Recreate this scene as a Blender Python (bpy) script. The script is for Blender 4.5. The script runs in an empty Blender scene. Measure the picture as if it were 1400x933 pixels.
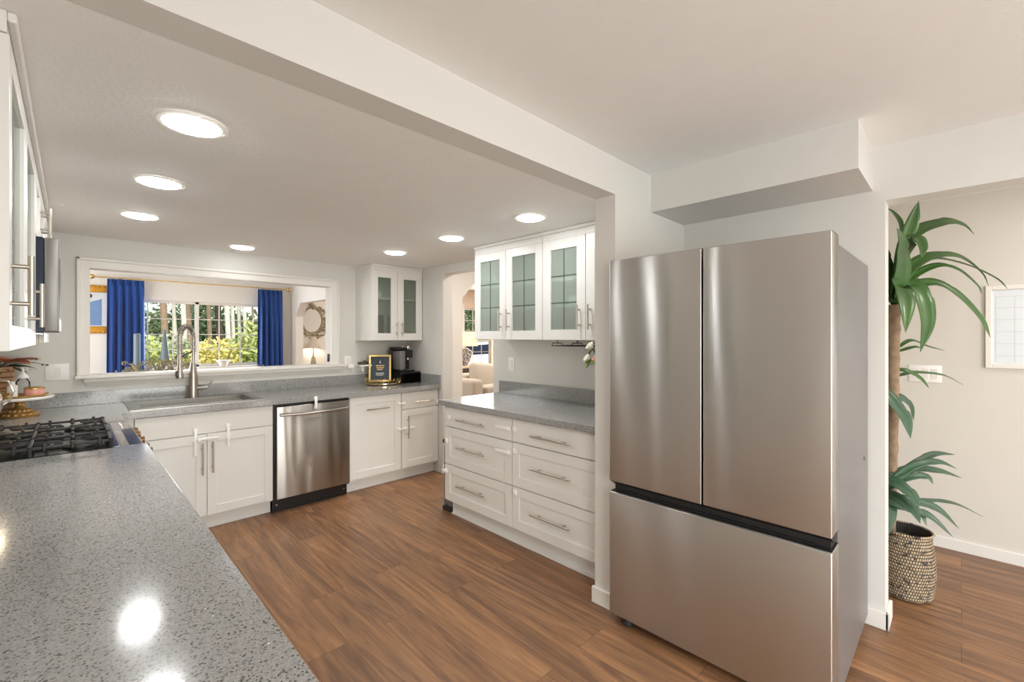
import bpy, bmesh, math, random
from math import sin, cos, pi, radians, sqrt, atan2, hypot
from mathutils import Vector, Matrix, noise
random.seed(7)
S = bpy.context.scene
COL = S.collection
# ------------------------------------------------------------------ camera
cd = bpy.data.cameras.new('camera'); cam = bpy.data.objects.new('camera', cd); COL.objects.link(cam)
cam.location = (0, 0, 1.41); cam.rotation_euler = (radians(90), 0, radians(-44.75))
cd.sensor_width = 36; cd.lens = 609 / 1400 * 36; cd.shift_y = -6.1 / 1400; cd.clip_start = .02; cd.clip_end = 300
S.camera = cam
# ------------------------------------------------------------------ exposure, world, sun, window daylight and added fill lights
S.view_settings.view_transform = 'Standard'; S.view_settings.look = 'None'
S.view_settings.gamma = 1; S.view_settings.use_curve_mapping = False; S.view_settings.exposure = 0.2
S.cycles.use_denoising = True; S.cycles.max_bounces = 10; S.cycles.diffuse_bounces = 8; S.cycles.transparent_max_bounces = 16
S.cycles.sample_clamp_indirect = 6
w = bpy.data.worlds.new('world'); S.world = w; w.use_nodes = True
nt = w.node_tree; nt.nodes.clear()
wo = nt.nodes.new('ShaderNodeOutputWorld'); bg = nt.nodes.new('ShaderNodeBackground'); sk = nt.nodes.new('ShaderNodeTexSky')
sk.sky_type = 'NISHITA'; sk.sun_disc = False; sk.sun_elevation = radians(38); sk.sun_rotation = radians(200)
sk.air_density = 1.0; sk.dust_density = 2.5
bg.inputs['Strength'].default_value = 0.34
nt.links.new(sk.outputs[0], bg.inputs['Color']); nt.links.new(bg.outputs[0], wo.inputs['Surface'])
sl = bpy.data.lights.new('sun', 'SUN'); sl.energy = 2.2; sl.angle = radians(2); sl.color = (1, .95, .86)
so = bpy.data.objects.new('sun', sl); COL.objects.link(so); so.rotation_euler = (radians(50), 0, radians(25)); so.location = (0, 4, 20)
LX_ = -.42
DOWN_E = 53.0          # recessed kitchen downlights, emission of the lens
def area(name, loc, rot, sx, sy, power, color=(1, .97, .92), disk=False):
    l = bpy.data.lights.new(name, 'AREA'); l.energy = power; l.color = color
    l.shape = 'DISK' if disk else 'RECTANGLE'; l.size = sx
    if not disk: l.size_y = sy
    o = bpy.data.objects.new(name, l); COL.objects.link(o); o.location = loc; o.rotation_euler = rot
    return o
# two fill lights added behind the camera, as if from unseen dining windows
area('fill_dining_back', (1.0, -3.15, 1.08), (radians(90), 0, 0), 1.95, 1.95, 66, (.90, .96, 1))
area('fill_dining_side', (LX_ + .03, -1.7, 1.3), (0, radians(-90), 0), 1.55, 2.0, 34, (.90, .96, 1))
area('daylight_sunroom_window', (1.376, 8.13, 1.45), (radians(-90), 0, 0), 1.7, .95, 24, (.96, .98, 1))
area('fill_sunroom_side', (-.93, 6.4, 1.5), (0, radians(-90), 0), 1.4, 2.4, 44, (.97, .98, 1))  # added fill from the left, the sunroom wall has no window there
area('daylight_living_window', (6.9, 8.1, 1.3), (radians(-90), 0, 0), 1.0, 1.5, 40, (.98, .98, 1))
area('fill_hall', (8.4, 3.0, 1.4), (0, radians(90), 0), 1.6, 1.6, 70, (1, .97, .92))  # fill added for the hall and doorway, no window behind it
area('fill_den', (3.5, -3.1, 1.4), (radians(90), 0, 0), 1.0, 1.4, 17, (1, .98, .95))  # unseen fill added to light the den

# ------------------------------------------------------------------ materials
def srgb(r, g, b):
    f = lambda c: (c / 255 / 12.92) if c / 255 <= .04045 else ((c / 255 + .055) / 1.055) ** 2.4
    return (f(r), f(g), f(b), 1)
def newmat(name):
    m = bpy.data.materials.new(name); m.use_nodes = True
    return m, m.node_tree, m.node_tree.nodes['Principled BSDF']
def N(nt, t, **kw):
    n = nt.nodes.new(t)
    for k, v in kw.items():
        if k.startswith('i_'): n.inputs[k[2:].replace('_', ' ')].default_value = v
        else: setattr(n, k, v)
    return n
def simple(name, col, rough=.5, metal=0, spec=.5, nscale=0, namp=.06, bump=0, bscale=200, emit=None, es=0, coat=0, sub=0):
    m, nt, p = newmat(name)
    p.inputs['Base Color'].default_value = col; p.inputs['Roughness'].default_value = rough; p.inputs['Metallic'].default_value = metal
    p.inputs['Specular IOR Level'].default_value = spec; p.inputs['Coat Weight'].default_value = coat
    tc = N(nt, 'ShaderNodeTexCoord')
    ns = N(nt, 'ShaderNodeTexNoise', i_Scale=nscale or 9.0, i_Detail=3.0); nt.links.new(tc.outputs['Object'], ns.inputs['Vector'])
    mx = N(nt, 'ShaderNodeMix', data_type='RGBA'); k = namp if nscale else .02
    mx.inputs['A'].default_value = tuple(c * (1 - k) for c in col[:3]) + (1,); mx.inputs['B'].default_value = tuple(min(1, c * (1 + k)) for c in col[:3]) + (1,)
    nt.links.new(ns.outputs['Fac'], mx.inputs['Factor']); nt.links.new(mx.outputs['Result'], p.inputs['Base Color'])
    if bump:
        n2 = N(nt, 'ShaderNodeTexNoise', i_Scale=bscale, i_Detail=2.0); nt.links.new(tc.outputs['Object'], n2.inputs['Vector'])
        b = N(nt, 'ShaderNodeBump', i_Strength=bump, i_Distance=.002); nt.links.new(n2.outputs['Fac'], b.inputs['Height']); nt.links.new(b.outputs[0], p.inputs['Normal'])
    if emit: p.inputs['Emission Color'].default_value = emit; p.inputs['Emission Strength'].default_value = es
    return m
M = {}
M['wall'] = simple('wall_paint', srgb(218, 216, 210), .55, bump=.12, bscale=160)
M['den_wall'] = simple('den_wall_paint', srgb(216, 211, 202), .6, bump=.12, bscale=160)
M['beige'] = simple('living_wall_paint', srgb(226, 208, 190), .6)
M['trim'] = simple('trim_paint', srgb(232, 229, 222), .4)
M['ceil'] = simple('ceiling_texture_paint', srgb(243, 243, 240), .8, bump=1.0, bscale=62)
M['ceil2'] = simple('smooth_ceiling_paint', srgb(240, 240, 237), .8, bump=.3, bscale=70)
M['cab'] = simple('white_cabinet_lacquer', srgb(228, 227, 222), .33)
M['cabin'] = simple('cabinet_interior', srgb(214, 216, 210), .5)
M['latch'] = simple('white_plastic', srgb(245, 243, 240), .4)
M['black'] = simple('black_plastic', srgb(22, 22, 23), .35)
M['iron'] = simple('cast_iron', srgb(46, 44, 44), .42, .3, bump=.15, bscale=300)
M['enamel'] = simple('black_enamel', srgb(20, 20, 22), .15)
M['nickel'] = simple('brushed_nickel', srgb(190, 182, 170), .28, 1)
M['chrome'] = simple('satin_steel', srgb(178, 172, 164), .3, 1)
M['bronze'] = simple('knob_bronze', srgb(150, 122, 92), .3, 1)
M['gold'] = simple('antique_gold', srgb(206, 168, 108), .35, .85, nscale=40, namp=.25, bump=.4, bscale=60)
M['brass'] = simple('brass', srgb(225, 196, 130), .22, 1)
M['goldframe'] = simple('gilt_wood', srgb(205, 148, 48), .4, .5, nscale=30, namp=.25, bump=.5, bscale=50)
M['blue'] = simple('blue_velvet', srgb(0, 62, 138), .7, nscale=18, namp=.15)
M['blue'].node_tree.nodes['Principled BSDF'].inputs['Sheen Weight'].default_value = .25
M['linen'] = simple('beige_linen', srgb(196, 186, 172), .9, nscale=60, namp=.06, bump=.3, bscale=400)
M['shade'] = simple('lamp_shade_linen', srgb(236, 208, 172), .8, emit=srgb(255, 215, 180), es=.22)
M['shade2'] = simple('grey_lamp_shade', srgb(172, 162, 150), .8, emit=srgb(255, 220, 180), es=.12)
M['bulb'] = simple('bulb_glow', (1, .9, .75, 1), .5, emit=(1, .85, .68, 1), es=5)
M['bulbhall'] = simple('hall_bulb_glow', (1, .9, .75, 1), .5, emit=(1, .88, .72, 1), es=110)
M['lens'] = simple('downlight_lens', (1, 1, 1, 1), .5, emit=(.97, .985, .99, 1), es=DOWN_E)
M['lensdim'] = simple('downlight_lens_dimmed', (1, 1, 1, 1), .5, emit=(.97, .985, .99, 1), es=DOWN_E * .42)
M['can'] = simple('downlight_baffle', srgb(240, 236, 228), .4)
M['bark'] = simple('brown_bark', srgb(140, 118, 96), .9, nscale=26, namp=.65, bump=.8, bscale=40)
M['palebark'] = simple('pale_bark', srgb(206, 196, 180), .9, nscale=10, namp=.3, bump=.6, bscale=30)
M['darkbark'] = simple('dark_bark', srgb(84, 68, 56), .9, nscale=10, namp=.4, bump=.6, bscale=30)
M['evergreen'] = simple('evergreen_needles', srgb(98, 116, 78), .8, nscale=2.5, namp=.5)
M['yellowleaf'] = simple('yellow_leaves', srgb(228, 212, 124), .7, nscale=3, namp=.35)
M['limeleaf'] = simple('lime_leaves', srgb(188, 198, 118), .7, nscale=3, namp=.35)
M['sageleaf'] = simple('sage_leaves', srgb(178, 188, 146), .7, nscale=3, namp=.3)
M['lawn'] = simple('lawn', srgb(112, 138, 66), .95, nscale=6, namp=.3)
M['soil'] = simple('green_moss', srgb(96, 110, 78), .95, nscale=40, namp=.4, bump=.6, bscale=80)
M['white_ceramic'] = simple('white_ceramic', srgb(242, 240, 236), .18)
M['silver'] = simple('mercury_silver', srgb(215, 210, 204), .15, .9, nscale=25, namp=.3)
M['pink'] = simple('pink_wax', srgb(222, 160, 146), .35, nscale=30, namp=.15)
M['terracotta'] = simple('coral_petal', srgb(208, 136, 104), .6, nscale=30, namp=.25)
M['greyleaf'] = simple('grey_green_leaf', srgb(104, 112, 92), .6, nscale=30, namp=.25)
M['petal'] = simple('white_petal', srgb(248, 246, 234), .6)
M['pinkpetal'] = simple('pink_petal', srgb(238, 186, 178), .6)
M['stem'] = simple('green_stem', srgb(122, 142, 72), .55, nscale=20, namp=.2)
M['wood'] = simple('tan_wood', srgb(186, 146, 104), .5, nscale=12, namp=.2)
M['darkwood'] = simple('dark_wood', srgb(78, 60, 46), .45, nscale=12, namp=.2)
M['tanwood'] = simple('light_tan_wood', srgb(214, 186, 150), .5, nscale=8, namp=.1)
M['navy'] = simple('sign_navy', srgb(38, 50, 62), .35)
M['sky'] = simple('grey_sign_inset', srgb(58, 72, 84), .35)
M['candle'] = simple('grey_blue_candle', srgb(104, 122, 132), .35)
M['screen'] = simple('microwave_glass', srgb(30, 42, 62), .12)
M['fridgeside'] = simple('fridge_side_grey', srgb(116, 113, 112), .36, .2)
M['gasket'] = simple('dark_gasket', srgb(30, 28, 27), .5)
M['rubber'] = simple('black_rubber', srgb(30, 29, 28), .6)
M['board'] = simple('white_board', srgb(224, 229, 234), .2)
M['line'] = simple('pale_grid_ink', srgb(186, 192, 198), .5)
M['photo_bg'] = simple('photo_pale', srgb(212, 216, 222), .4, nscale=5, namp=.1)
M['photo_shirt'] = simple('photo_blue_shirt', srgb(110, 142, 186), .4, nscale=8, namp=.15)
M['photo_skin'] = simple('photo_skin', srgb(186, 140, 112), .4)
M['photo_hair'] = simple('photo_dark_hair', srgb(70, 58, 52), .4)
M['mirror'] = simple('mirror_silvering', srgb(232, 232, 228), .04, 1)
M['antique'] = simple('antique_champagne', srgb(150, 142, 116), .5, .3, nscale=30, namp=.3, bump=.5, bscale=80)
M['carwhite'] = simple('white_car_paint', srgb(236, 238, 242), .25)
M['tyre'] = simple('tyre', srgb(34, 34, 36), .7)
M['road'] = simple('pale_concrete', srgb(196, 196, 194), .9, nscale=4, namp=.1)
M['pod'] = simple('copper_pod', srgb(196, 132, 96), .3, .6)

def quartz():
    m, nt, p = newmat('grey_quartz'); tc = N(nt, 'ShaderNodeTexCoord')
    base = srgb(158, 158, 156)
    v = N(nt, 'ShaderNodeTexVoronoi', i_Scale=330.0); v2 = N(nt, 'ShaderNodeTexVoronoi', i_Scale=150.0); n3 = N(nt, 'ShaderNodeTexNoise', i_Scale=330.0, i_Detail=2.0)
    for x in (v, v2, n3): nt.links.new(tc.outputs['Object'], x.inputs['Vector'])
    # per-cell random: dark flecks and a few bright ones
    sp = N(nt, 'ShaderNodeSeparateColor'); nt.links.new(v.outputs['Color'], sp.inputs[0])
    r1 = N(nt, 'ShaderNodeValToRGB'); r1.color_ramp.interpolation = 'CONSTANT'
    r1.color_ramp.elements[0].position = 0; r1.color_ramp.elements[0].color = srgb(86, 84, 82)
    r1.color_ramp.elements[1].position = .10; r1.color_ramp.elements[1].color = base
    e = r1.color_ramp.elements.new(.30); e.color = srgb(140, 140, 138)
    e = r1.color_ramp.elements.new(.45); e.color = srgb(164, 164, 162)
    e = r1.color_ramp.elements.new(.80); e.color = srgb(148, 148, 146)
    nt.links.new(sp.outputs[0], r1.inputs[0])
    sp2 = N(nt, 'ShaderNodeSeparateColor'); nt.links.new(v2.outputs['Color'], sp2.inputs[0])
    gt = N(nt, 'ShaderNodeMath', operation='GREATER_THAN'); gt.inputs[1].default_value = .9975; nt.links.new(sp2.outputs[1], gt.inputs[0])
    lt = N(nt, 'ShaderNodeMath', operation='LESS_THAN'); lt.inputs[1].default_value = .3; nt.links.new(v2.outputs['Distance'], lt.inputs[0])
    ml = N(nt, 'ShaderNodeMath', operation='MULTIPLY'); nt.links.new(gt.outputs[0], ml.inputs[0]); nt.links.new(lt.outputs[0], ml.inputs[1])
    mx = N(nt, 'ShaderNodeMix', data_type='RGBA'); mx.inputs['B'].default_value = srgb(240, 240, 238)
    nt.links.new(ml.outputs[0], mx.inputs['Factor']); nt.links.new(r1.outputs[0], mx.inputs['A'])
    nt.links.new(mx.outputs['Result'], p.inputs['Base Color'])
    p.inputs['Roughness'].default_value = .13; p.inputs['Specular IOR Level'].default_value = .8
    return m
M['quartz'] = quartz()

def planks():
    m, nt, p = newmat('walnut_vinyl_planks'); L = nt.links
    tc = N(nt, 'ShaderNodeTexCoord'); sx = N(nt, 'ShaderNodeSeparateXYZ'); L.new(tc.outputs['Object'], sx.inputs[0])
    cb = N(nt, 'ShaderNodeCombineXYZ'); L.new(sx.outputs['Y'], cb.inputs['X']); L.new(sx.outputs['X'], cb.inputs['Y'])
    br = N(nt, 'ShaderNodeTexBrick', i_Scale=1.0); br.offset = .37; br.offset_frequency = 2; br.squash = 1
    for k, v in (('Brick Width', 1.22), ('Row Height', .182), ('Mortar Size', .0008), ('Mortar Smooth', .2), ('Bias', 0)): br.inputs[k].default_value = v
    br.inputs['Color1'].default_value = (0, 0, 0, 1); br.inputs['Color2'].default_value = (1, 1, 1, 1); br.inputs['Mortar'].default_value = (.5, .5, .5, 1)
    L.new(cb.outputs[0], br.inputs['Vector'])
    rnd = N(nt, 'ShaderNodeSeparateColor'); L.new(br.outputs['Color'], rnd.inputs[0])
    off = N(nt, 'ShaderNodeMath', operation='MULTIPLY'); off.inputs[1].default_value = 37.0; L.new(rnd.outputs[0], off.inputs[0])
    sc = N(nt, 'ShaderNodeCombineXYZ')
    a = N(nt, 'ShaderNodeMath', operation='MULTIPLY'); a.inputs[1].default_value = .72; L.new(sx.outputs['Y'], a.inputs[0])
    b = N(nt, 'ShaderNodeMath', operation='MULTIPLY'); b.inputs[1].default_value = 9.0; L.new(sx.outputs['X'], b.inputs[0])
    a2 = N(nt, 'ShaderNodeMath', operation='ADD'); L.new(a.outputs[0], a2.inputs[0]); L.new(off.outputs[0], a2.inputs[1])
    L.new(a2.outputs[0], sc.inputs['X']); L.new(b.outputs[0], sc.inputs['Y']); L.new(off.outputs[0], sc.inputs['Z'])
    n1 = N(nt, 'ShaderNodeTexNoise', i_Scale=1.3, i_Detail=5.0, i_Roughness=.6, i_Distortion=1.9); L.new(sc.outputs[0], n1.inputs['Vector'])
    n2 = N(nt, 'ShaderNodeTexNoise', i_Scale=7.0, i_Detail=4.0, i_Roughness=.65); L.new(sc.outputs[0], n2.inputs['Vector'])
    r = N(nt, 'ShaderNodeValToRGB'); cr = r.color_ramp
    cr.elements[0].position = .25; cr.elements[0].color = srgb(96, 70, 53)
    cr.elements[1].position = .78; cr.elements[1].color = srgb(180, 134, 94)
    e = cr.elements.new(.42); e.color = srgb(118, 86, 63)
    e = cr.elements.new(.56); e.color = srgb(146, 107, 75)
    mixn = N(nt, 'ShaderNodeMix', data_type='FLOAT'); mixn.inputs['Factor'].default_value = .3
    L.new(n1.outputs['Fac'], mixn.inputs['A']); L.new(n2.outputs['Fac'], mixn.inputs['B'])
    sh = N(nt, 'ShaderNodeMath', operation='MULTIPLY_ADD'); sh.inputs[1].default_value = .13; L.new(rnd.outputs[0], sh.inputs[0])
    sub = N(nt, 'ShaderNodeMath', operation='SUBTRACT'); sub.inputs[1].default_value = .05; L.new(mixn.outputs['Result'], sub.inputs[0]); L.new(sub.outputs[0], sh.inputs[2])
    L.new(sh.outputs[0], r.inputs[0])
    mo = N(nt, 'ShaderNodeMix', data_type='RGBA'); mo.inputs['B'].default_value = srgb(78, 55, 42); L.new(br.outputs['Fac'], mo.inputs['Factor']); L.new(r.outputs[0], mo.inputs['A'])
    L.new(mo.outputs['Result'], p.inputs['Base Color'])
    p.inputs['Roughness'].default_value = .38; p.inputs['Specular IOR Level'].default_value = .4
    bp = N(nt, 'ShaderNodeBump', i_Strength=.1, i_Distance=.002); L.new(n2.outputs['Fac'], bp.inputs['Height']); L.new(bp.outputs[0], p.inputs['Normal'])
    return m
M['planks'] = planks()

def steel(name, col, rough=.3, aniso=.75, warp=.35, wscale=2.2, wz=.45):
    m, nt, p = newmat(name); L = nt.links
    p.inputs['Base Color'].default_value = col; p.inputs['Metallic'].default_value = 1; p.inputs['Roughness'].default_value = rough
    p.inputs['Anisotropic'].default_value = aniso; p.inputs['Anisotropic Rotation'].default_value = 0.25
    tg = N(nt, 'ShaderNodeTangent', direction_type='RADIAL', axis='Z'); L.new(tg.outputs[0], p.inputs['Tangent'])
    tc = N(nt, 'ShaderNodeTexCoord'); mp = N(nt, 'ShaderNodeMapping'); mp.inputs['Scale'].default_value = (wscale, wscale, wz); L.new(tc.outputs['Object'], mp.inputs['Vector'])
    n1 = N(nt, 'ShaderNodeTexNoise', i_Scale=1.0, i_Detail=1.0); L.new(mp.outputs[0], n1.inputs['Vector'])
    b1 = N(nt, 'ShaderNodeBump', i_Strength=warp, i_Distance=.06); L.new(n1.outputs['Fac'], b1.inputs['Height'])
    L.new(b1.outputs[0], p.inputs['Normal'])
    return m
M['steel'] = steel('stainless_brushed', srgb(206, 204, 201), .28, 1.0, .34, 2.8, .6)
M['mwsteel'] = simple('microwave_steel', srgb(140, 137, 132), .42, .8)
M['dwsteel'] = steel('stainless_dishwasher', srgb(176, 171, 164), .27, 1.0, .3, 5.0, .8)
M['sinksteel'] = simple('sink_steel', srgb(150, 147, 142), .26, 1)

def glass(name, tint, gl=.1, haze=.0, wav=0, hz=None):
    m = bpy.data.materials.new(name); m.use_nodes = True; nt = m.node_tree; nt.nodes.clear(); L = nt.links
    o = N(nt, 'ShaderNodeOutputMaterial'); t = N(nt, 'ShaderNodeBsdfTransparent'); t.inputs['Color'].default_value = tint
    g = N(nt, 'ShaderNodeBsdfGlossy', i_Roughness=.04); lw = N(nt, 'ShaderNodeLayerWeight', i_Blend=gl)
    mx = N(nt, 'ShaderNodeMixShader'); L.new(lw.outputs['Fresnel'], mx.inputs[0])
    src = t
    if wav:
        tc = N(nt, 'ShaderNodeTexCoord'); n1 = N(nt, 'ShaderNodeTexNoise', i_Scale=wav, i_Detail=2.0); L.new(tc.outputs['Object'], n1.inputs['Vector'])
        b = N(nt, 'ShaderNodeBump', i_Strength=.25, i_Distance=.004); L.new(n1.outputs['Fac'], b.inputs['Height']); L.new(b.outputs[0], g.inputs['Normal'])
    if haze:
        d = N(nt, 'ShaderNodeBsdfTranslucent'); d.inputs['Color'].default_value = hz or tint
        d2 = N(nt, 'ShaderNodeBsdfDiffuse'); d2.inputs['Color'].default_value = hz or tint
        md = N(nt, 'ShaderNodeMixShader'); md.inputs[0].default_value = .5; L.new(d.outputs[0], md.inputs[1]); L.new(d2.outputs[0], md.inputs[2])
        mh = N(nt, 'ShaderNodeMixShader'); mh.inputs[0].default_value = haze; L.new(t.outputs[0], mh.inputs[1]); L.new(md.outputs[0], mh.inputs[2]); src = mh
    L.new(src.outputs[0], mx.inputs[1]); L.new(g.outputs[0], mx.inputs[2]); L.new(mx.outputs[0], o.inputs['Surface'])
    return m
M['glass'] = glass('window_glass', (.97, .98, .98, 1), .08)
M['cabglass'] = glass('seeded_green_glass', srgb(240, 249, 243), .12, .36, 22, srgb(238, 245, 239))
M['cornerglass'] = glass('clear_cabinet_glass', srgb(234, 240, 234), .12, .14, 22)
M['clear'] = glass('clear_glass', (.93, .95, .95, 1), .2)
M['smoke'] = glass('smoked_acrylic', srgb(96, 92, 90), .15)

def basketmat():
    m, nt, p = newmat('woven_seagrass'); L = nt.links
    tc = N(nt, 'ShaderNodeTexCoord'); sx = N(nt, 'ShaderNodeSeparateXYZ'); L.new(tc.outputs['Object'], sx.inputs[0])
    at = N(nt, 'ShaderNodeMath', operation='ARCTAN2'); L.new(sx.outputs['Y'], at.inputs[0]); L.new(sx.outputs['X'], at.inputs[1])
    cb = N(nt, 'ShaderNodeCombineXYZ'); mu = N(nt, 'ShaderNodeMath', operation='MULTIPLY'); mu.inputs[1].default_value = .118; L.new(at.outputs[0], mu.inputs[0])
    mz = N(nt, 'ShaderNodeMath', operation='MULTIPLY'); mz.inputs[1].default_value = 1.0; L.new(sx.outputs['Z'], mz.inputs[0])
    L.new(mu.outputs[0], cb.inputs['X']); L.new(mz.outputs[0], cb.inputs['Y'])
    br = N(nt, 'ShaderNodeTexBrick', i_Scale=1.0); br.offset = .5
    for k, v in (('Brick Width', .118 * 2 * pi / 64), ('Row Height', .0165), ('Mortar Size', .0026), ('Mortar Smooth', .5), ('Bias', 0)): br.inputs[k].default_value = v
    br.inputs['Color1'].default_value = srgb(196, 172, 134); br.inputs['Color2'].default_value = srgb(222, 204, 172); br.inputs['Mortar'].default_value = srgb(58, 50, 46)
    L.new(cb.outputs[0], br.inputs['Vector'])
    n = N(nt, 'ShaderNodeTexNoise', i_Scale=34.0, i_Detail=3.0); L.new(tc.outputs['Object'], n.inputs['Vector'])
    r = N(nt, 'ShaderNodeValToRGB'); r.color_ramp.elements[0].position = .56; r.color_ramp.elements[1].position = .64; L.new(n.outputs['Fac'], r.inputs[0])
    mx = N(nt, 'ShaderNodeMix', data_type='RGBA'); mx.inputs['B'].default_value = srgb(74, 66, 62); L.new(r.outputs[0], mx.inputs['Factor']); L.new(br.outputs['Color'], mx.inputs['A'])
    L.new(mx.outputs['Result'], p.inputs['Base Color']); p.inputs['Roughness'].default_value = .85
    b = N(nt, 'ShaderNodeBump', i_Strength=.8, i_Distance=.004); b.invert = True; L.new(br.outputs['Fac'], b.inputs['Height']); L.new(b.outputs[0], p.inputs['Normal'])
    return m
M['basket'] = basketmat()
M['basketin'] = simple('dark_woven_lining', srgb(60, 54, 52), .9, nscale=60, namp=.5, bump=.8, bscale=120)
def leafmat(name, c1, c2):
    m = simple(name, c1, .4, nscale=5, namp=.25)
    nt = m.node_tree; mx = [n for n in nt.nodes if n.bl_idname == 'ShaderNodeMix'][0]; mx.inputs['B'].default_value = c2
    m.node_tree.nodes['Principled BSDF'].inputs['Coat Weight'].default_value = .15
    return m
M['leaf'] = leafmat('dracaena_leaf', srgb(30, 66, 28), srgb(76, 118, 50))
M['leaflow'] = leafmat('dracaena_leaf_blueish', srgb(28, 62, 44), srgb(74, 108, 80))
def vasemat():
    m = simple('blue_floral_porcelain', srgb(120, 126, 140), .25); nt = m.node_tree
    mx = [n for n in nt.nodes if n.bl_idname == 'ShaderNodeMix'][0]; ns = [n for n in nt.nodes if n.bl_idname == 'ShaderNodeTexNoise'][0]
    ns.inputs['Scale'].default_value = 38; r = N(nt, 'ShaderNodeValToRGB'); r.color_ramp.elements[0].position = .42; r.color_ramp.elements[1].position = .58
    nt.links.new(ns.outputs['Fac'], r.inputs[0]); nt.links.new(r.outputs[0], mx.inputs['Factor'])
    mx.inputs['A'].default_value = srgb(56, 66, 92); mx.inputs['B'].default_value = srgb(196, 192, 186)
    return m
M['porcelain'] = vasemat()

# ------------------------------------------------------------------ mesh helpers
def BM(): return bmesh.new()
def bx(bm, x0, x1, y0, y1, z0, z1, bev=0, seg=2):
    x0, x1 = min(x0, x1), max(x0, x1); y0, y1 = min(y0, y1), max(y0, y1); z0, z1 = min(z0, z1), max(z0, z1)
    r = bmesh.ops.create_cube(bm, size=1)
    vs = r['verts']
    for v in vs: v.co = Vector(((x0 + x1) / 2 + v.co.x * (x1 - x0), (y0 + y1) / 2 + v.co.y * (y1 - y0), (z0 + z1) / 2 + v.co.z * (z1 - z0)))
    if bev:
        es = list({e for v in vs for e in v.link_edges})
        bmesh.ops.bevel(bm, geom=es, offset=min(bev, .45 * min(x1 - x0, y1 - y0, z1 - z0)), segments=seg, affect='EDGES', profile=.5)
    return bm
def sweep(bm, pts, rad, seg=12, cap=True, closed=False):
    pts = [Vector(p) for p in pts]; n = len(pts)
    rads = rad if isinstance(rad, (list, tuple)) else [rad] * n
    rings = []; up = None
    for i, p in enumerate(pts):
        if closed: t = pts[(i + 1) % n] - pts[i - 1]
        else: t = pts[min(i + 1, n - 1)] - pts[max(i - 1, 0)]
        t.normalize()
        if up is None:
            up = Vector((0, 0, 1)) if abs(t.z) < .9 else Vector((1, 0, 0))
        a = (up - t * up.dot(t)).normalized(); up = a; b = t.cross(a)
        rings.append([bm.verts.new(p + (a * cos(2 * pi * k / seg) + b * sin(2 * pi * k / seg)) * rads[i]) for k in range(seg)])
    m = n if closed else n - 1
    for i in range(m):
        A, B = rings[i], rings[(i + 1) % n]
        for k in range(seg): bm.faces.new((A[k], A[(k + 1) % seg], B[(k + 1) % seg], B[k]))
    if cap and not closed:
        bm.faces.new(rings[0][::-1]); bm.faces.new(rings[-1])
    return bm
def tube(bm, p0, p1, r, seg=12): return sweep(bm, [p0, p1], r, seg)
def lathe(bm, c, prof, seg=32, sx=1, sy=1):
    rings = []
    for r, z in prof:
        if r < 1e-6: rings.append([bm.verts.new((c[0], c[1], c[2] + z))])
        else: rings.append([bm.verts.new((c[0] + sx * r * cos(2 * pi * k / seg), c[1] + sy * r * sin(2 * pi * k / seg), c[2] + z)) for k in range(seg)])
    for A, B in zip(rings, rings[1:]):
        if len(A) == 1 and len(B) == 1: continue
        for k in range(seg):
            k2 = (k + 1) % seg
            if len(A) == 1: bm.faces.new((A[0], B[k2], B[k]))
            elif len(B) == 1: bm.faces.new((A[k], A[k2], B[0]))
            else: bm.faces.new((A[k], A[k2], B[k2], B[k]))
    return bm
def ball(bm, c, r, sub=2, s=(1, 1, 1)):
    v = bmesh.ops.create_icosphere(bm, subdivisions=sub, radius=r)['verts']
    for q in v: q.co = Vector((c[0] + q.co.x * s[0], c[1] + q.co.y * s[1], c[2] + q.co.z * s[2]))
    return bm
def xform(bm, mat): bmesh.ops.transform(bm, matrix=mat, verts=bm.verts); return bm
def rootof(o):
    while o.parent: o = o.parent
    return o
def obj(name, bm, mat, parent=None, smooth=False, mods=(), struct=False, base=True):
    bmesh.ops.recalc_face_normals(bm, faces=bm.faces)
    me = bpy.data.meshes.new(name)
    loc = Vector((0, 0, 0))
    if parent: loc = rootof(parent).location
    elif not struct and base and len(bm.verts):
        xs = [v.co for v in bm.verts]
        loc = Vector(((min(v.x for v in xs) + max(v.x for v in xs)) / 2, (min(v.y for v in xs) + max(v.y for v in xs)) / 2, min(v.z for v in xs)))
    if loc.length: bmesh.ops.translate(bm, vec=-loc, verts=bm.verts)
    bm.to_mesh(me); bm.free()
    if smooth:
        for p in me.polygons: p.use_smooth = True
        try: me.set_sharp_from_angle(angle=radians(40))
        except Exception: pass
    me.materials.append(M[mat] if isinstance(mat, str) else mat)
    o = bpy.data.objects.new(name, me); COL.objects.link(o)
    if parent: o.parent = parent
    else: o.location = loc
    for t, kw in mods:
        md = o.modifiers.new(t.lower(), t)
        for k, v in kw.items(): setattr(md, k, v)
    return o
def thing(name, label, cat, loc, group=None):
    o = bpy.data.objects.new(name, None); COL.objects.link(o); o.location = loc; o.empty_display_size = .05
    o['label'] = label; o['category'] = cat
    if group: o['group'] = group
    return o
def tag(o, label, cat, group=None, kind=None):
    o['label'] = label; o['category'] = cat
    if group: o['group'] = group
    if kind: o['kind'] = kind
    return o
def struct(name, bm, mat, parent=None, smooth=False):
    o = obj(name, bm, mat, parent, smooth, struct=True); 
    if not parent: o['kind'] = 'structure'
    return o
def sbox(name, mat, *b, bev=0): return struct(name, bx(BM(), *b, bev=bev), mat)

# ------------------------------------------------------------------ constants of the place
HK, HD = 2.14, 2.33          # kitchen and dining ceilings
LX, FY, RX = -.42, 4.46, 2.72 # kitchen left / far / right wall faces
YB = 1.25                     # face of the dropped beam
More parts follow.
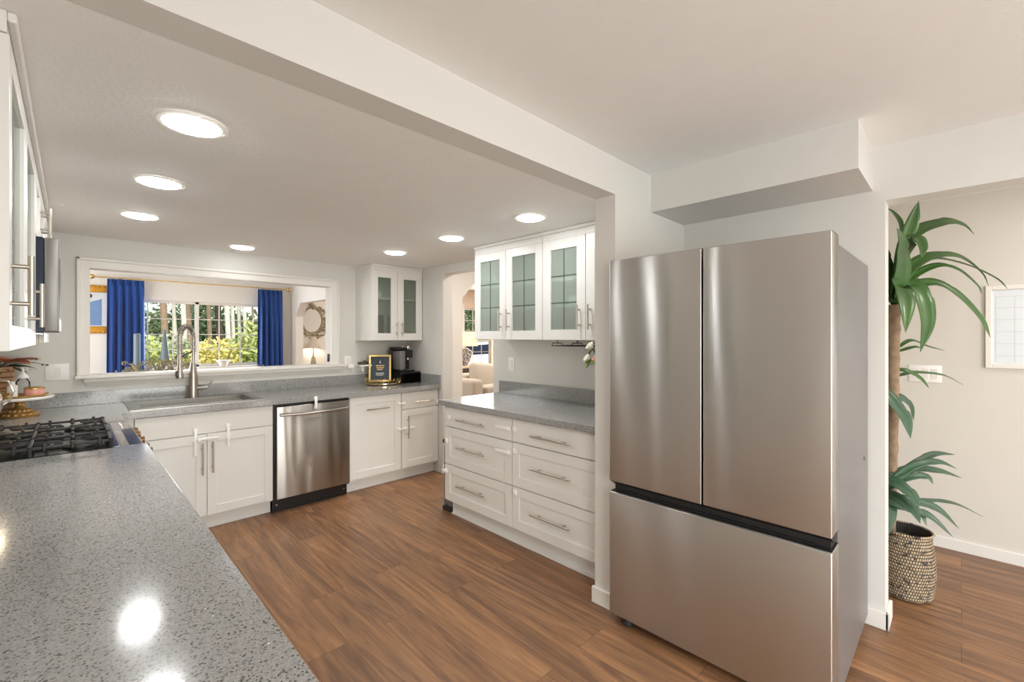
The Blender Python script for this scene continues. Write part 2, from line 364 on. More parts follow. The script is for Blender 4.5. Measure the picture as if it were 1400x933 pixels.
# ------------------------------------------------------------------ room shell
b = BM(); bx(b, -3.2, 9.0, -3.4, 8.6, -.08, 0); struct('floor', b, 'planks')
sbox('ceiling_kitchen', 'ceil', LX, RX + .12, YB + .12, FY + .13, HK, HK + .5)
sbox('ceiling_dining', 'ceil2', LX, 4.3, -3.4, YB, HD, HD + .3)
sbox('ceiling_sunroom', 'wall', -1.2, RX + .1, FY + .14, 8.4, 2.42, 2.72)
sbox('ceiling_living', 'wall', RX + .13, 9.0, YB + .13, 8.4, 2.5, 2.75)
sbox('trim_beam', 'wall', LX, RX + .065, YB, YB + .119, HK, HD + .3)
sbox('wall_column', 'wall', 1.985, RX + .065, YB, YB + .124, 0, HK)
b = BM(); bx(b, LX - .12, LX, -.7, FY, 0, HD + .2); bx(b, LX - .12, LX, -3.4, -2.7, 0, HD + .2); bx(b, LX - .12, LX, -2.7, -.7, 0, .5); bx(b, LX - .12, LX, -2.7, -.7, 2.1, HD + .2); struct('wall_left', b, 'wall')
# far wall with the pass-through
PX0, PX1, PZ0, PZ1 = .097, 1.86, 1.108, 1.91
b = BM(); bx(b, LX - .12, PX0, FY, FY + .135, 0, HK); bx(b, PX1, RX + .12, FY, FY + .135, 0, HK)
bx(b, PX0, PX1, FY, FY + .135, 0, PZ0); bx(b, PX0, PX1, FY, FY + .135, PZ1, HK); struct('wall_far', b, 'wall')
b = BM(); bx(b, LX - .12, RX + .12, FY + .012, FY + .135, HK, 2.75); struct('wall_sunroom_near', b, 'wall')
# right wall of the kitchen, doorway Y 2.985 .. 3.75
b = BM(); bx(b, RX, RX + .118, YB + .124, 2.985, 0, HK); bx(b, RX, RX + .118, 3.75, FY, 0, HK); bx(b, RX, RX + .118, 2.985, 3.75, 2.055, HK); struct('wall_right', b, 'wall')
b = BM(); bx(b, RX + .01, RX + .118, YB + .14, FY, HK + .002, 2.6); struct('wall_hall', b, 'wall')
# wall behind the fridge, opening to the den at Y < .258
BX = 2.785
b = BM(); bx(b, BX, BX + .132, .258, YB + .125, 0, HD + .1); bx(b, BX, BX + .132, -3.4, .258, 2.066, HD + .1); struct('wall_fridge', b, 'wall')
sbox('trim_soffit', 'wall', 2.358, BX, .305, YB, 2.121, HD + .05)
sbox('wall_den', 'den_wall', 4.145, 4.28, -3.4, YB + .25, 0, HD + .1)
sbox('wall_den_back', 'den_wall', BX + .132, 4.145, YB - .05, YB + .12, 0, HD + .1)
b = BM(); bx(b, LX - .12, .0, -3.4, -3.2, 0, 2.6); bx(b, 2.0, 2.95, -3.4, -3.2, 0, 2.6); bx(b, 4.1, 4.3, -3.4, -3.2, 0, 2.6)
bx(b, 0, 2.0, -3.4, -3.2, 0, .08); bx(b, 0, 2.0, -3.4, -3.2, 2.1, 2.6); bx(b, 2.95, 4.1, -3.4, -3.2, 0, .5); bx(b, 2.95, 4.1, -3.4, -3.2, 2.1, 2.6); struct('wall_back', b, 'wall')
# sunroom / living far wall with two windows
W1 = (.46, 2.29, .95, 1.935); W2 = (6.55, 7.45, .5, 2.08)
b = BM(); Y0, Y1 = 8.2, 8.36
bx(b, -1.2, W1[0], Y0, Y1, 0, 2.75); bx(b, W1[1], RX + .125, Y0, Y1, 0, 2.75); bx(b, W1[0], W1[1], Y0, Y1, 0, W1[2]); bx(b, W1[0], W1[1], Y0, Y1, W1[3], 2.75); struct('wall_sunroom', b, 'trim')
b = BM(); bx(b, RX + .125, 4.4, Y0, Y1, 0, 2.75); struct('wall_arch_back', b, 'trim')
b = BM(); bx(b, 4.4, W2[0], Y0, Y1, 0, 2.75); bx(b, W2[1], 9, Y0, Y1, 0, 2.75); bx(b, W2[0], W2[1], Y0, Y1, 0, W2[2]); bx(b, W2[0], W2[1], Y0, Y1, W2[3], 2.75); struct('wall_living', b, 'beige')
sbox('wall_sunroom_left', 'trim', -1.2, -1.0, FY + .14, 8.2, 0, 2.75)
# wall between sunroom and living room, clipped corner opening Y 5.2 .. 7.97
def clipped_wall_y(name, x0, x1, ya, yb, y0, y1, ztop, clip, zmax, mat):
    # wall slab between x0,x1 running in Y from ya to yb with a clipped-corner opening y0..y1
    b = BM()
    def prism(pr):
        A = [b.verts.new((x0, y, z)) for y, z in pr]; B = [b.verts.new((x1, y, z)) for y, z in pr]
        b.faces.new(A); b.faces.new(B[::-1])
        for i in range(len(pr)): j = (i + 1) % len(pr); b.faces.new((A[i], A[j], B[j], B[i]))
    prism([(ya, 0), (y0, 0), (y0, zmax), (ya, zmax)]); prism([(y1, 0), (yb, 0), (yb, zmax), (y1, zmax)]); prism([(y0, ztop), (y1, ztop), (y1, zmax), (y0, zmax)])
    prism([(y0, ztop - clip), (y0 + clip, ztop), (y0, ztop)]); prism([(y1, ztop - clip), (y1, ztop), (y1 - clip, ztop)])
    return struct(name, b, mat)
def clipped_wall_x(name, y0, y1, xa, xb, x0, x1, ztop, clip, zmax, mat):
    o = clipped_wall_y(name, y0, y1, xa, xb, x0, x1, ztop, clip, zmax, mat)
    for v in o.data.vertices: v.co = Vector((v.co.y, v.co.x, v.co.z))
    bm = bmesh.new(); bm.from_mesh(o.data); bmesh.ops.recalc_face_normals(bm, faces=bm.faces); bm.to_mesh(o.data); bm.free()
    return o
clipped_wall_y('wall_arch_sunroom', RX, RX + .125, FY + .135, 8.2, 5.2, 7.97, 1.97, .22, 2.6, 'trim')
clipped_wall_x('wall_arch_living', 4.595, 4.72, RX + .125, 9.0, 3.643, 8.0, 2.13, .21, 2.6, 'wall')
sbox('wall_living_right', 'beige', 8.8, 9.0, YB, 8.2, 0, 2.7)
sbox('wall_hall_back', 'wall', BX + .14, 8.8, YB + .13, YB + .25, 0, 2.6)
# baseboards
def baseb(name, *bb): return sbox(name, 'trim', *bb, bev=.004)
baseb('baseboard_column', 1.967, 1.985, YB - .015, YB + .135, 0, .085)
baseb('baseboard_column_front', 1.985, BX, YB - .014, YB, 0, .085)
b = BM(); bx(b, BX - .015, BX, .243, 1.235, 0, .085, .004); bx(b, BX - .015, BX + .147, .243, .258, 0, .085, .004); struct('baseboard_fridge', b, 'trim')
baseb('baseboard_den', 4.13, 4.145, -3.2, 1.2, 0, .075)
baseb('baseboard_doorway', RX - .014, RX + .118, 3.735, 3.75, 0, .085)
# pass-through casing and ledge
b = BM(); o0, o1, oz = .03, 1.935, 1.982
def casing(b, x0, x1, z0, z1):
    bx(b, x0, x1, FY - .018, FY, z0, z1, .004)
bx(b, o0, PX0 + .004, FY - .02, FY, 1.13, oz, .005); bx(b, PX1 - .004, o1, FY - .02, FY, 1.13, oz, .005); bx(b, PX0, PX1, FY - .02, FY, PZ1 - .004, oz, .005)
bx(b, o0, o0 + .022, FY - .032, FY, 1.13, oz, .006); bx(b, o1 - .022, o1, FY - .032, FY, 1.13, oz, .006); bx(b, o0, o1, FY - .032, FY, oz - .022, oz, .006)
struct('trim_passthrough', b, 'trim')
b = BM(); bx(b, .02, 1.99, 4.385, FY + .16, PZ0, 1.131, .006)
prof = [(FY, 1.05), (FY - .02, 1.05), (FY - .028, 1.062), (FY - .05, 1.085), (FY - .055, 1.108), (FY, 1.108)]
for xa, xb in ((.085, 1.94),):
    A = [b.verts.new((xa - (.0 if z < 1.06 else .022 * (z - 1.05) / .058), y, z)) for y, z in prof]; B = [b.verts.new((xb + (.022 * (z - 1.05) / .058), y, z)) for y, z in prof]
    b.faces.new(A); b.faces.new(B[::-1])
    for i in range(len(prof)): b.faces.new((A[i], A[(i + 1) % 6], B[(i + 1) % 6], B[i]))
struct('window_ledge', b, 'trim')

# ------------------------------------------------------------------ windows
def slider(name, W, yc, cols, rows, mids):
    x0, x1, z0, z1 = W; b = BM(); d0, d1 = yc, yc + .07; f = .035
    bx(b, x0, x0 + f, d0, d1, z0, z1, .003); bx(b, x1 - f, x1, d0, d1, z0, z1, .003); bx(b, x0, x1, d0, d1, z0, z0 + f, .003); bx(b, x0, x1, d0, d1, z1 - f, z1, .003)
    for m in mids: bx(b, m - .024, m + .024, d0, d1, z0, z1, .003)
    fr = struct(name, b, 'trim')
    b = BM()
    edges = [x0 + f] + list(mids) + [x1 - f]
    for a, c in zip(edges, edges[1:]):
        for k in range(1, cols): xx = a + (c - a) * k / cols; bx(b, xx - .007, xx + .007, yc + .03, yc + .042, z0 + f, z1 - f)
        for k in range(1, rows): zz = z0 + f + (z1 - z0 - 2 * f) * k / rows; bx(b, a, c, yc + .03, yc + .042, zz - .006, zz + .006)
    struct('window_grille', b, 'trim', fr)
    b = BM(); bx(b, x0 + f, x1 - f, yc + .045, yc + .05, z0 + f, z1 - f); struct('window_pane', b, 'glass', fr)
    return fr
slider('window_1', W1, 8.225, 3, 4, [1.376])
slider('window_2', W2, 8.225, 3, 6, [])
b = BM(); bx(b, W1[0] - .04, W1[1] + .04, 8.09, 8.224, W1[2] - .035, W1[2], .004); struct('window_sill', b, 'trim')
b = BM(); bx(b, W1[0] - .05, W1[1] + .05, 8.185, 8.2, W1[3], W1[3] + .05, .003); struct('trim_window_head', b, 'trim')
b = BM(); bx(b, W2[0] - .1, W2[0], 8.18, 8.2, W2[2] - .1, W2[3] + .1, .003); bx(b, W2[1], W2[1] + .1, 8.18, 8.2, W2[2] - .1, W2[3] + .1, .003); bx(b, W2[0], W2[1], 8.18, 8.2, 1.29, 1.33, .003); struct('trim_window_living', b, 'trim')

# ------------------------------------------------------------------ recessed downlights
def downlight(x, y, z, label, lens='lens'):
    t = thing('recessed_light', label, 'ceiling light', (x, y, z), 'recessed ceiling lights in the kitchen')
    b = BM(); lathe(b, (x, y, z), [(.102, -.001), (.1, -.006), (.085, -.007), (.082, -.002), (.102, -.001)], 40); obj('trim_ring', b, 'can', t, True)
    b = BM(); lathe(b, (x, y, z), [(.083, -.003), (.074, -.011), (.05, -.016), (0, -.018)], 40); obj('lens', b, lens, t, True)
lab = ['large round recessed light nearest the camera above the gas range side', 'round recessed light second from the camera in the row over the left counter',
       'round recessed light third in the left row, nearest the pass-through corner', 'round recessed light directly above the kitchen sink',
       'round recessed light in front of the corner glass cabinet', 'round recessed light near the doorway, middle of the right row',
       'round recessed light in front of the right wall cabinets']
for (x, y), l in zip(((.298, 1.86), (.298, 2.665), (.298, 3.475), (.994, 4.12), (1.996, 3.45), (1.998, 2.65), (1.996, 1.855)), lab): downlight(x, y, HK, l, 'lensdim' if y > 4 else 'lens')
# unseen ceiling fills added in other rooms (behind the camera and through the doorways)
area('fill_dining_ceiling', (1.1, -1.2, HD - .02), (0, 0, 0), .5, .5, 11, (1, .98, .95), True)
area('fill_den_ceiling', (3.5, -.9, HD - .02), (0, 0, 0), .35, .35, 7, (1, .96, .9), True)
area('fill_hall_ceiling', (3.6, 3.4, 2.48), (0, 0, 0), .35, .35, 22, (1, .93, .84), True)
area('fill_living_ceiling', (5.8, 6.4, 2.48), (0, 0, 0), .5, .5, 36, (1, .92, .82), True)
area('fill_living_corner', (4.1, 7.0, 2.48), (0, 0, 0), .35, .35, 18, (1, .95, .88), True)  # extra fill added to brighten the mirror wall
#==PART2==
# ------------------------------------------------------------------ cabinet fronts: side = far (faces -Y), right (faces -X), left (faces +X)
def fpt(side, pl, u, v, n):
    return Vector((u, pl - n, v)) if side == 'far' else Vector((pl - n, u, v)) if side == 'right' else Vector((pl + n, u, v))
def fb(bm, side, pl, u0, u1, v0, v1, n0, n1, bev=0):
    a = fpt(side, pl, u0, v0, n0); c = fpt(side, pl, u1, v1, n1)
    return bx(bm, a.x, c.x, a.y, c.y, a.z, c.z, bev)
def shaker(side, pl, u0, u1, v0, v1, parent, name='door', st=.06, glass=None, slab=False, grid=None):
    """front panel: outer face at n=0, 2 cm thick"""
    g = .0018; u0 += g; u1 -= g; v0 += g; v1 -= g
    b = BM(); T = -.02
    if slab: fb(b, side, pl, u0, u1, v0, v1, T, 0, .002)
    else:
        fb(b, side, pl, u0, u0 + st, v0, v1, T, 0, .0015); fb(b, side, pl, u1 - st, u1, v0, v1, T, 0, .0015)
        fb(b, side, pl, u0 + st, u1 - st, v0, v0 + st, T, 0, .0015); fb(b, side, pl, u0 + st, u1 - st, v1 - st, v1, T, 0, .0015)
        if not glass: fb(b, side, pl, u0 + st - .004, u1 - st + .004, v0 + st - .004, v1 - st + .004, T, -.009)
    d = obj(name, b, 'cab', parent)
    if glass:
        b = BM(); fb(b, side, pl, u0 + st - .004, u1 - st + .004, v0 + st - .004, v1 - st + .004, -.014, -.010); p = obj('glass_pane', b, glass, d); p['label'] = 'frosted glass pane'
        if grid:
            b = BM(); gu, gv = grid; U0, U1, V0, V1 = u0 + st, u1 - st, v0 + st, v1 - st
            for k in range(1, gu): uu = U0 + (U1 - U0) * k / gu; fb(b, side, pl, uu - .0022, uu + .0022, V0, V1, -.0098, -.008)
            for k in range(1, gv): vv = V0 + (V1 - V0) * k / gv; fb(b, side, pl, U0, U1, vv - .0022, vv + .0022, -.0098, -.008)
            q = obj('leading', b, 'gasket', d); q['label'] = 'thin dark leading strips'
    return d
def pull(side, pl, u, v, L, vert, parent, mat='nickel', off=.032, r=.0058):
    b = BM(); h = L / 2
    P = (lambda s, n: fpt(side, pl, u, v + s, n)) if vert else (lambda s, n: fpt(side, pl, u + s, v, n))
    tube(b, P(-h, off), P(h, off), r, 14)
    for s in (-h * .62, h * .62): tube(b, P(s, 0), P(s, off), r * .85, 10)
    o = obj('handle', b, mat, parent, True); o['label'] = 'brushed nickel bar handle'; return o
# ------------------------------------------------------------------ base cabinets on the far wall (face at Y 3.83)
FF = 3.83
def base_cab(label, side, pl, u0, u1, depth, vtop=.874, group=None, toe=.105):
    c = fpt(side, pl, (u0 + u1) / 2, 0, -depth / 2)
    t = thing('base_cabinet', label, 'cabinet', (c.x, c.y, 0), group)
    b = BM(); fb(b, side, pl, u0, u1, toe, vtop, -depth, -.0205); obj('carcass', b, 'cab', t)
    b = BM(); fb(b, side, pl, u0, u1, 0, toe, -.10, -.08); k = obj('toe_kick', b, 'cab', t)
    return t
t = base_cab('white sink base cabinet with two doors under a false drawer panel', 'far', FF, .30, 1.14, .60)
shaker('far', FF, .30, 1.137, .712, .866, t, 'false_drawer_front', slab=True)
d1 = shaker('far', FF, .30, .70, .118, .708, t, st=.065); d2 = shaker('far', FF, .70, 1.137, .118, .708, t, st=.06)
pull('far', FF, .67, .535, .225, True, d1); pull('far', FF, .732, .54, .225, True, d2)
t = base_cab('white pull-out cabinet with one tall shaker front beside the dishwasher', 'far', FF, 1.762, 2.284, .60)
d = shaker('far', FF, 1.764, 2.282, .122, .862, t, 'pull_out_front', st=.066); pull('far', FF, 2.027, .74, .225, False, d)
t = base_cab('narrow white cabinet with a drawer above one door at the doorway end', 'far', FF, 2.286, 2.718, .60)
d = shaker('far', FF, 2.288, 2.716, .70, .862, t, 'drawer', slab=True); pull('far', FF, 2.524, .762, .22, False, d)
d = shaker('far', FF, 2.288, 2.716, .122, .694, t, st=.066); pull('far', FF, 2.349, .525, .22, True, d)
# right run: two three-drawer units
RF = 2.085
def drawers(label, u0, u1, hc):
    t = base_cab(label, 'right', RF, u0, u1, .61, toe=.125)
    for v0, v1, sl in ((.712, .866, True), (.42, .708, False), (.138, .416, False)):
        d = shaker('right', RF, u0 + .001, u1 - .001, v0, v1, t, 'drawer', st=.062, slab=sl)
        pull('right', RF, hc, v0 + (v1 - v0) * (.45 if sl else .53), .315, False, d)
    b = BM(); fb(b, 'right', RF, u0, u1, 0, .014, -.08, -.068, .004); obj('shoe_moulding', b, 'cab', t)
drawers('white three-drawer base cabinet at the doorway end of the right worktop', 2.104, 2.853, 2.515)
drawers('white three-drawer base cabinet against the column beside the fridge', 1.376, 2.103, 1.755)
# left run (fronts face the kitchen aisle)
LF = .205
for u0, u1, lb in ((.37, .99, 'white base cabinet under the near end of the speckled left counter'), (.99, 1.82, 'white base cabinet under the middle of the speckled left counter'), (1.82, 2.655, 'white base cabinet under the left counter beside the range')):
    t = base_cab(lb, 'left', LF, u0, u1, .62)
    m = (u0 + u1) / 2
    for a, c in ((u0, m), (m, u1)):
        d = shaker('left', LF, a, c, .70, .866, t, 'drawer', slab=True); pull('left', LF, (a + c) / 2, .785, .16, False, d, off=.028)
        d = shaker('left', LF, a, c, .118, .694, t); pull('left', LF, m + (-.04 if a == u0 else .04), .56, .2, True, d, off=.028)
b = BM(); bx(b, LX + .01, .205, 3.46, FY - .005, 0, .874); bx(b, .205, .298, 3.86, FY - .01, .0, .874); tag(obj('corner_cabinet', b, 'cab'), 'plain white blind corner cabinet between the range and the sink base', 'cabinet')

# ------------------------------------------------------------------ worktops
CT0, CT1 = .875, .915
b = BM()
SX0, SX1, SY0, SY1 = .30, 1.06, 3.885, 4.40
bx(b, LX, .232, 3.452, 3.79, CT0, CT1); bx(b, LX, SX0, 3.79, FY, CT0, CT1); bx(b, SX1, RX, 3.79, FY, CT0, CT1)
bx(b, SX0, SX1, 3.79, SY0, CT0, CT1); bx(b, SX0, SX1, SY1, FY, CT0, CT1)
t = thing('worktop', 'grey quartz L-shaped worktop around the sink along the pass-through wall', 'worktop', (1.15, 4.1, CT0))
obj('slab', b, 'quartz', t)
b = BM(); bx(b, LX, RX, FY - .02, FY, CT1, 1.013, .002); bx(b, LX, LX + .02, 3.452, FY - .02, CT1, 1.013, .002); bx(b, RX - .02, RX, 3.79, FY - .02, CT1, 1.013, .002); obj('backsplash', b, 'quartz', t)
t = thing('worktop', 'speckled grey quartz counter in the left foreground, up to the range', 'worktop', (-.08, 1.5, CT0))
b = BM(); bx(b, LX, .254, .35, 2.662, CT0, CT1, .003); obj('slab', b, 'quartz', t)
b = BM(); bx(b, LX, LX + .02, .35, 2.662, CT1, 1.013, .002); obj('backsplash', b, 'quartz', t)
t = thing('worktop', 'grey quartz worktop on the drawer units below the right glass cabinets', 'worktop', (2.38, 2.1, CT0))
b = BM(); bx(b, 2.045, RX, YB + .126, 2.889, CT0, CT1, .003); obj('slab', b, 'quartz', t)
b = BM(); bx(b, RX - .02, RX, YB + .126, 2.889, CT1, 1.02, .002); obj('backsplash', b, 'quartz', t)

# ------------------------------------------------------------------ upper cabinets
def upper(label, side, pl, u0, u1, v0, v1, depth, doors, gl, handles, frieze, shelves, grid=None, hl=.16, st=.06):
    c = fpt(side, pl, (u0 + u1) / 2, v0, -depth / 2)
    t = thing('wall_cabinet', label, 'cabinet', tuple(c))
    b = BM(); w = .017
    fb(b, side, pl, u0, u0 + w, v0, v1, -depth, -.021); fb(b, side, pl, u1 - w, u1, v0, v1, -depth, -.021)
    fb(b, side, pl, u0 + w, u1 - w, v0, v0 + w, -depth, -.021); fb(b, side, pl, u0 + w, u1 - w, v1 - w, v1, -depth, -.021)
    fb(b, side, pl, u0 + w, u1 - w, v0 + w, v1 - w, -depth, -depth + .008); obj('carcass', b, 'cab', t)
    for s in shelves:
        b = BM(); fb(b, side, pl, u0 + w, u1 - w, s - .009, s + .009, -depth + .01, -.05); obj('shelf', b, 'cabin', t)
    for a, c in doors:
        d = shaker(side, pl, a, c, v0, v1, t, glass=gl, grid=grid, st=st)
        for hu, hv in handles:
            if a < hu < c: pull(side, pl, hu, hv, hl, True, d)
    if frieze:
        b = BM(); fb(b, side, pl, u0 - (.0 if side == 'right' else 0), u1, v1, frieze, -depth, -.004); fb(b, side, pl, u0, u1, frieze - .022, frieze, -.004, .012, .004); obj('crown_moulding', b, 'cab', t)
    return t
DR = 2.35
upper('white wall cabinet with two glass doors nearest the doorway', 'right', DR, 2.069, 2.805, 1.385, 2.074, .368, [(2.44, 2.805), (2.069, 2.44)], 'cabglass', [(2.49, 1.535), (2.40, 1.535)], HK - .002, (1.622, 1.806), (2, 3), st=.066)
upper('white wall cabinet with glass doors partly behind the column', 'right', DR, 1.376, 2.067, 1.385, 2.074, .368, [(1.70, 2.067), (1.376, 1.70)], 'cabglass', [(1.745, 1.535), (1.66, 1.535)], HK - .002, (1.622, 1.806), (2, 3), st=.07)
upper('small white corner wall cabinet with two glass doors above the coffee machine', 'far', 4.12, 2.115, 2.714, 1.37, 2.083, .338, [(2.118, 2.411), (2.411, 2.712)], 'cornerglass', [(2.395, 1.49), (2.455, 1.49)], HK - .002, (1.80,), None, .14, .072)
DL = -.097
LD = DL - LX - .002
upper('white wall cabinet at the left picture edge, nearest the camera', 'left', DL, 1.50, 2.03, 1.375, 2.09, LD, [(1.502, 2.03)], 'cornerglass', [(1.545, 1.53)], HK - .002, (1.7,), None, .14)
upper('white wall cabinet between the nearest left cabinet and the microwave', 'left', DL, 2.03, 2.56, 1.375, 2.09, LD, [(2.03, 2.56)], 'cornerglass', [(2.085, 1.51)], HK - .002, (1.7,), None, .14)
t = upper('short white wall cabinet above the microwave', 'left', DL, 2.562, 3.345, 1.815, 2.09, LD, [(2.562, 2.955), (2.955, 3.345)], None, [(2.91, 1.93), (3.0, 1.93)], HK - .002, (), None, .12)
upper('white wall cabinet in the corner beyond the microwave', 'left', DL, 3.35, 4.2, 1.375, 2.09, LD, [(3.35, 3.77), (3.77, 4.2)], None, [(3.73, 1.53), (3.81, 1.53)], HK - .002, (), None, .14)
# things kept in the glass cabinets
def cup(x, y, z, r, h, label, mat='white_ceramic', cat='glass', group=None, stem=False):
    b = BM()
    pr = [(0, 0), (r * .75, 0), (r, h * .5), (r, h), (r * .9, h), (r * .88, h * .5), (r * .65, .006), (0, .006)]
    lathe(b, (x, y, z), pr, 20)
    return tag(obj('drinking_glass' if mat == 'clear' else 'bowl' if r > h else 'mug', b, mat, None, True), label, 'bowl' if r > h and mat != 'clear' else cat, group)
cup(2.52, 2.60, 1.402, .075, .06, 'white bowl on the bottom shelf of the cabinet nearest the doorway')
cup(2.52, 2.25, 1.402, .045, .10, 'white mug on the bottom shelf behind the second glass door from the doorway', cat='mug')
cup(2.52, 1.87, 1.619, .08, .07, 'white bowl on the lower middle shelf behind the glass door beside the column')
cup(2.25, 4.28, 1.809, .07, .06, 'white bowl on the shelf of the corner cabinet')
b = BM(); bx(b, 2.46, 2.56, 4.30, 4.42, 1.388, 1.63, .004); tag(obj('wooden_box', b, 'wood'), 'tan wooden box inside the corner glass cabinet, right door', 'box')
b = BM(); bx(b, 2.16, 2.37, 4.33, 4.43, 1.388, 1.64, .004); tag(obj('wooden_board', b, 'darkwood'), 'dark wooden board inside the corner glass cabinet, left door', 'board')

# ------------------------------------------------------------------ child-safety latches
LG = 'white child-safety latches'
def latch(side, pl, pads, strap, label, pr=.017):
    c = fpt(side, pl, pads[0][0], pads[0][1], 0)
    t = thing('safety_latch', label, 'latch', tuple(c), LG)
    for u, v in pads:
        b = BM(); fb(b, side, pl, u - pr, u + pr, v - pr, v + pr, .0005, .011, .005); obj('pad', b, 'latch', t, True)
    if strap:
        (u0, v0), (u1, v1), wd = strap; b = BM()
        if abs(u1 - u0) > abs(v1 - v0): fb(b, side, pl, u0, u1, v0 - wd, v0 + wd, .011, .016, .002)
        else: fb(b, side, pl, u0 - wd, u0 + wd, v0, v1, .011, .016, .002)
        obj('strap', b, 'latch', t, True)
    return t
latch('far', FF, [(.629, .745), (.629, .672)], ((.629, .76), (.629, .56), .009), 'white safety latch across the top of the left sink cabinet door')
latch('far', FF, [(.83, .752), (.83, .676)], ((.83, .765), (.83, .60), .009), 'white safety latch across the top of the right sink cabinet door')
t = thing('safety_latch', 'white slide lock bar joining the two sink cabinet handles', 'latch', (.70, FF - .03, .67), LG)
b = BM(); fb(b, 'far', FF, .648, .765, .672, .692, .018, .046, .007); obj('bar', b, 'latch', t, True)
b = BM(); fb(b, 'far', FF, .635, .66, .668, .694, .016, .05, .006); obj('end_stop', b, 'latch', t, True)
latch('far', 3.79, [(1.45, .898), (1.45, .822)], ((1.45, .905), (1.45, .815), .011), 'white safety latch from the worktop edge to the dishwasher door', .014)
latch('far', FF, [(2.255, .762), (2.312, .757)], ((2.24, .76), (2.325, .76), .008), 'white safety latch between the pull-out front and the narrow drawer', .013)
latch('far', FF, [(2.256, .512), (2.315, .51)], ((2.24, .511), (2.425, .511), .010), 'white safety latch between the pull-out front and the narrow door', .014)
latch('far', FF, [(2.70, .735)], None, 'small white latch pad on the narrow drawer beside the doorway', .015)
latch('right', RF, [(2.795, .785)], None, 'small white latch pad at the far end of the top left drawer')
latch('right', RF, [(2.825, .60)], None, 'small white latch pad at the far end of the middle left drawer')
t = latch('right', RF, [(2.828, .365)], ((2.828, .365), (2.873, .365), .011), 'white safety latch wrapped round the doorway end of the bottom left drawer')
latch('right', RF, [(2.132, .795)], ((2.125, .795), (2.26, .795), .012), 'white safety latch strap on the near end of the top left drawer')
latch('right', RF, [(2.132, .635)], ((2.125, .635), (2.26, .635), .012), 'white safety latch strap on the near end of the middle left drawer')
latch('right', RF, [(2.075, .80)], None, 'small white latch pad on the top drawer nearest the column')
latch('right', RF, [(2.075, .655)], None, 'small white latch pad on the middle drawer nearest the column')
latch('right', RF, [(2.072, .383)], None, 'small white latch pad on the bottom drawer nearest the column')

# ------------------------------------------------------------------ sink and faucet
t = thing('kitchen_sink', 'stainless steel sink set into the grey worktop below the pass-through', 'sink', (.68, 4.14, CT1))
b = BM()
for q in ((.28, .345, 3.865, 4.425), (1.035, 1.085, 3.865, 4.425), (.345, 1.035, 3.865, 3.91), (.345, 1.035, 4.315, 4.425)): bx(b, *q, CT1, CT1 + .005)
obj('rim', b, 'sinksteel', t)
b = BM(); x0, x1, y0, y1, zb = .345, 1.035, 3.91, 4.315, .70
bx(b, x0 - .004, x0, y0, y1, zb, CT1); bx(b, x1, x1 + .004, y0, y1, zb, CT1); bx(b, x0, x1, y0 - .004, y0, zb, CT1); bx(b, x0, x1, y1, y1 + .004, zb, CT1); bx(b, x0, x1, y0, y1, zb - .004, zb)
bx(b, .685, .70, y0, y1, zb, .86, .004); obj('bowl', b, 'sinksteel', t)
for x in (.51, .87):
    b = BM(); lathe(b, (x, 4.11, zb), [(.045, .001), (.043, .004), (.02, .002), (0, .002)], 24); obj('drain', b, 'chrome', t, True)
fx, fy = .705, 4.375; z0 = CT1 + .005
t = thing('kitchen_faucet', 'brushed steel pull-down faucet with a spring coil behind the sink', 'faucet', (fx, fy, z0))
b = BM(); lathe(b, (fx, fy, z0), [(0, 0), (.037, 0), (.037, .006), (.034, .05), (.03, .16), (.022, .255), (.016, .285), (0, .285)], 28); obj('body', b, 'chrome', t, True)
hx, hy = .60, 4.25; path = []; R = hypot(hx - fx, hy - fy) / 2; ux, uy = (hx - fx) / (2 * R), (hy - fy) / (2 * R)
zt = z0 + .47
for k in range(6): path.append((fx, fy, z0 + .27 + k * (zt - z0 - .27) / 6))
for k in range(17):
    a = pi * k / 16; d = R - R * cos(a); path.append((fx + ux * d, fy + uy * d, zt + .10 * sin(a)))
for k in range(1, 5): path.append((hx, hy, zt - k * .03))
b = BM(); sweep(b, path, .013, 14); obj('neck', b, 'chrome', t, True)
b = BM(); coil = []; full = [Vector(p) for p in path[3:]]
seglen = [0]
for a, c in zip(full, full[1:]): seglen.append(seglen[-1] + (c - a).length)
turns = 30; tot = seglen[-1]
side_v = Vector((-uy, ux, 0))
for k in range(turns * 12):
    s = tot * k / (turns * 12 - 1); i = max(j for j in range(len(seglen)) if seglen[j] <= s + 1e-9); i = min(i, len(full) - 2)
    f = (s - seglen[i]) / (seglen[i + 1] - seglen[i]); p = full[i].lerp(full[i + 1], f); tg = (full[i + 1] - full[i]).normalized()
    nn = tg.cross(side_v).normalized(); a = 2 * pi * k / 12
    coil.append(p + (side_v * cos(a) + nn * sin(a)) * .0185)
sweep(b, coil, .0032, 6); obj('spring_coil', b, 'chrome', t, True)
b = BM(); lathe(b, (hx, hy, 1.085), [(0, 0), (.024, 0), (.026, .01), (.021, .05), (.017, .09), (.014, .13), (.012, .20), (.011, .26), (0, .26)], 24); sh = obj('spray_head', b, 'chrome', t, True)
b = BM(); bx(b, hx - .028, hx - .012, hy - .014, hy + .006, 1.10, 1.145, .004); ball(b, (hx - .012, hy - .012, 1.10), .012, 1); q = obj('spray_button', b, 'black', sh, True); q['label'] = 'black spray button'
b = BM(); tube(b, (fx, fy, z0 + .07), (fx + .095, fy - .03, z0 + .075), .015, 16); sweep(b, [(fx + .088, fy - .028, z0 + .075), (fx + .105, fy - .034, z0 + .10), (fx + .125, fy - .04, z0 + .125)], [.008, .0075, .006], 12); obj('lever_handle', b, 'chrome', t, True)
b = BM(); tube(b, (fx + ux * .01, fy + uy * .01, 1.29), (hx, hy, 1.25), .006, 10); obj('support_arm', b, 'black', t, True)

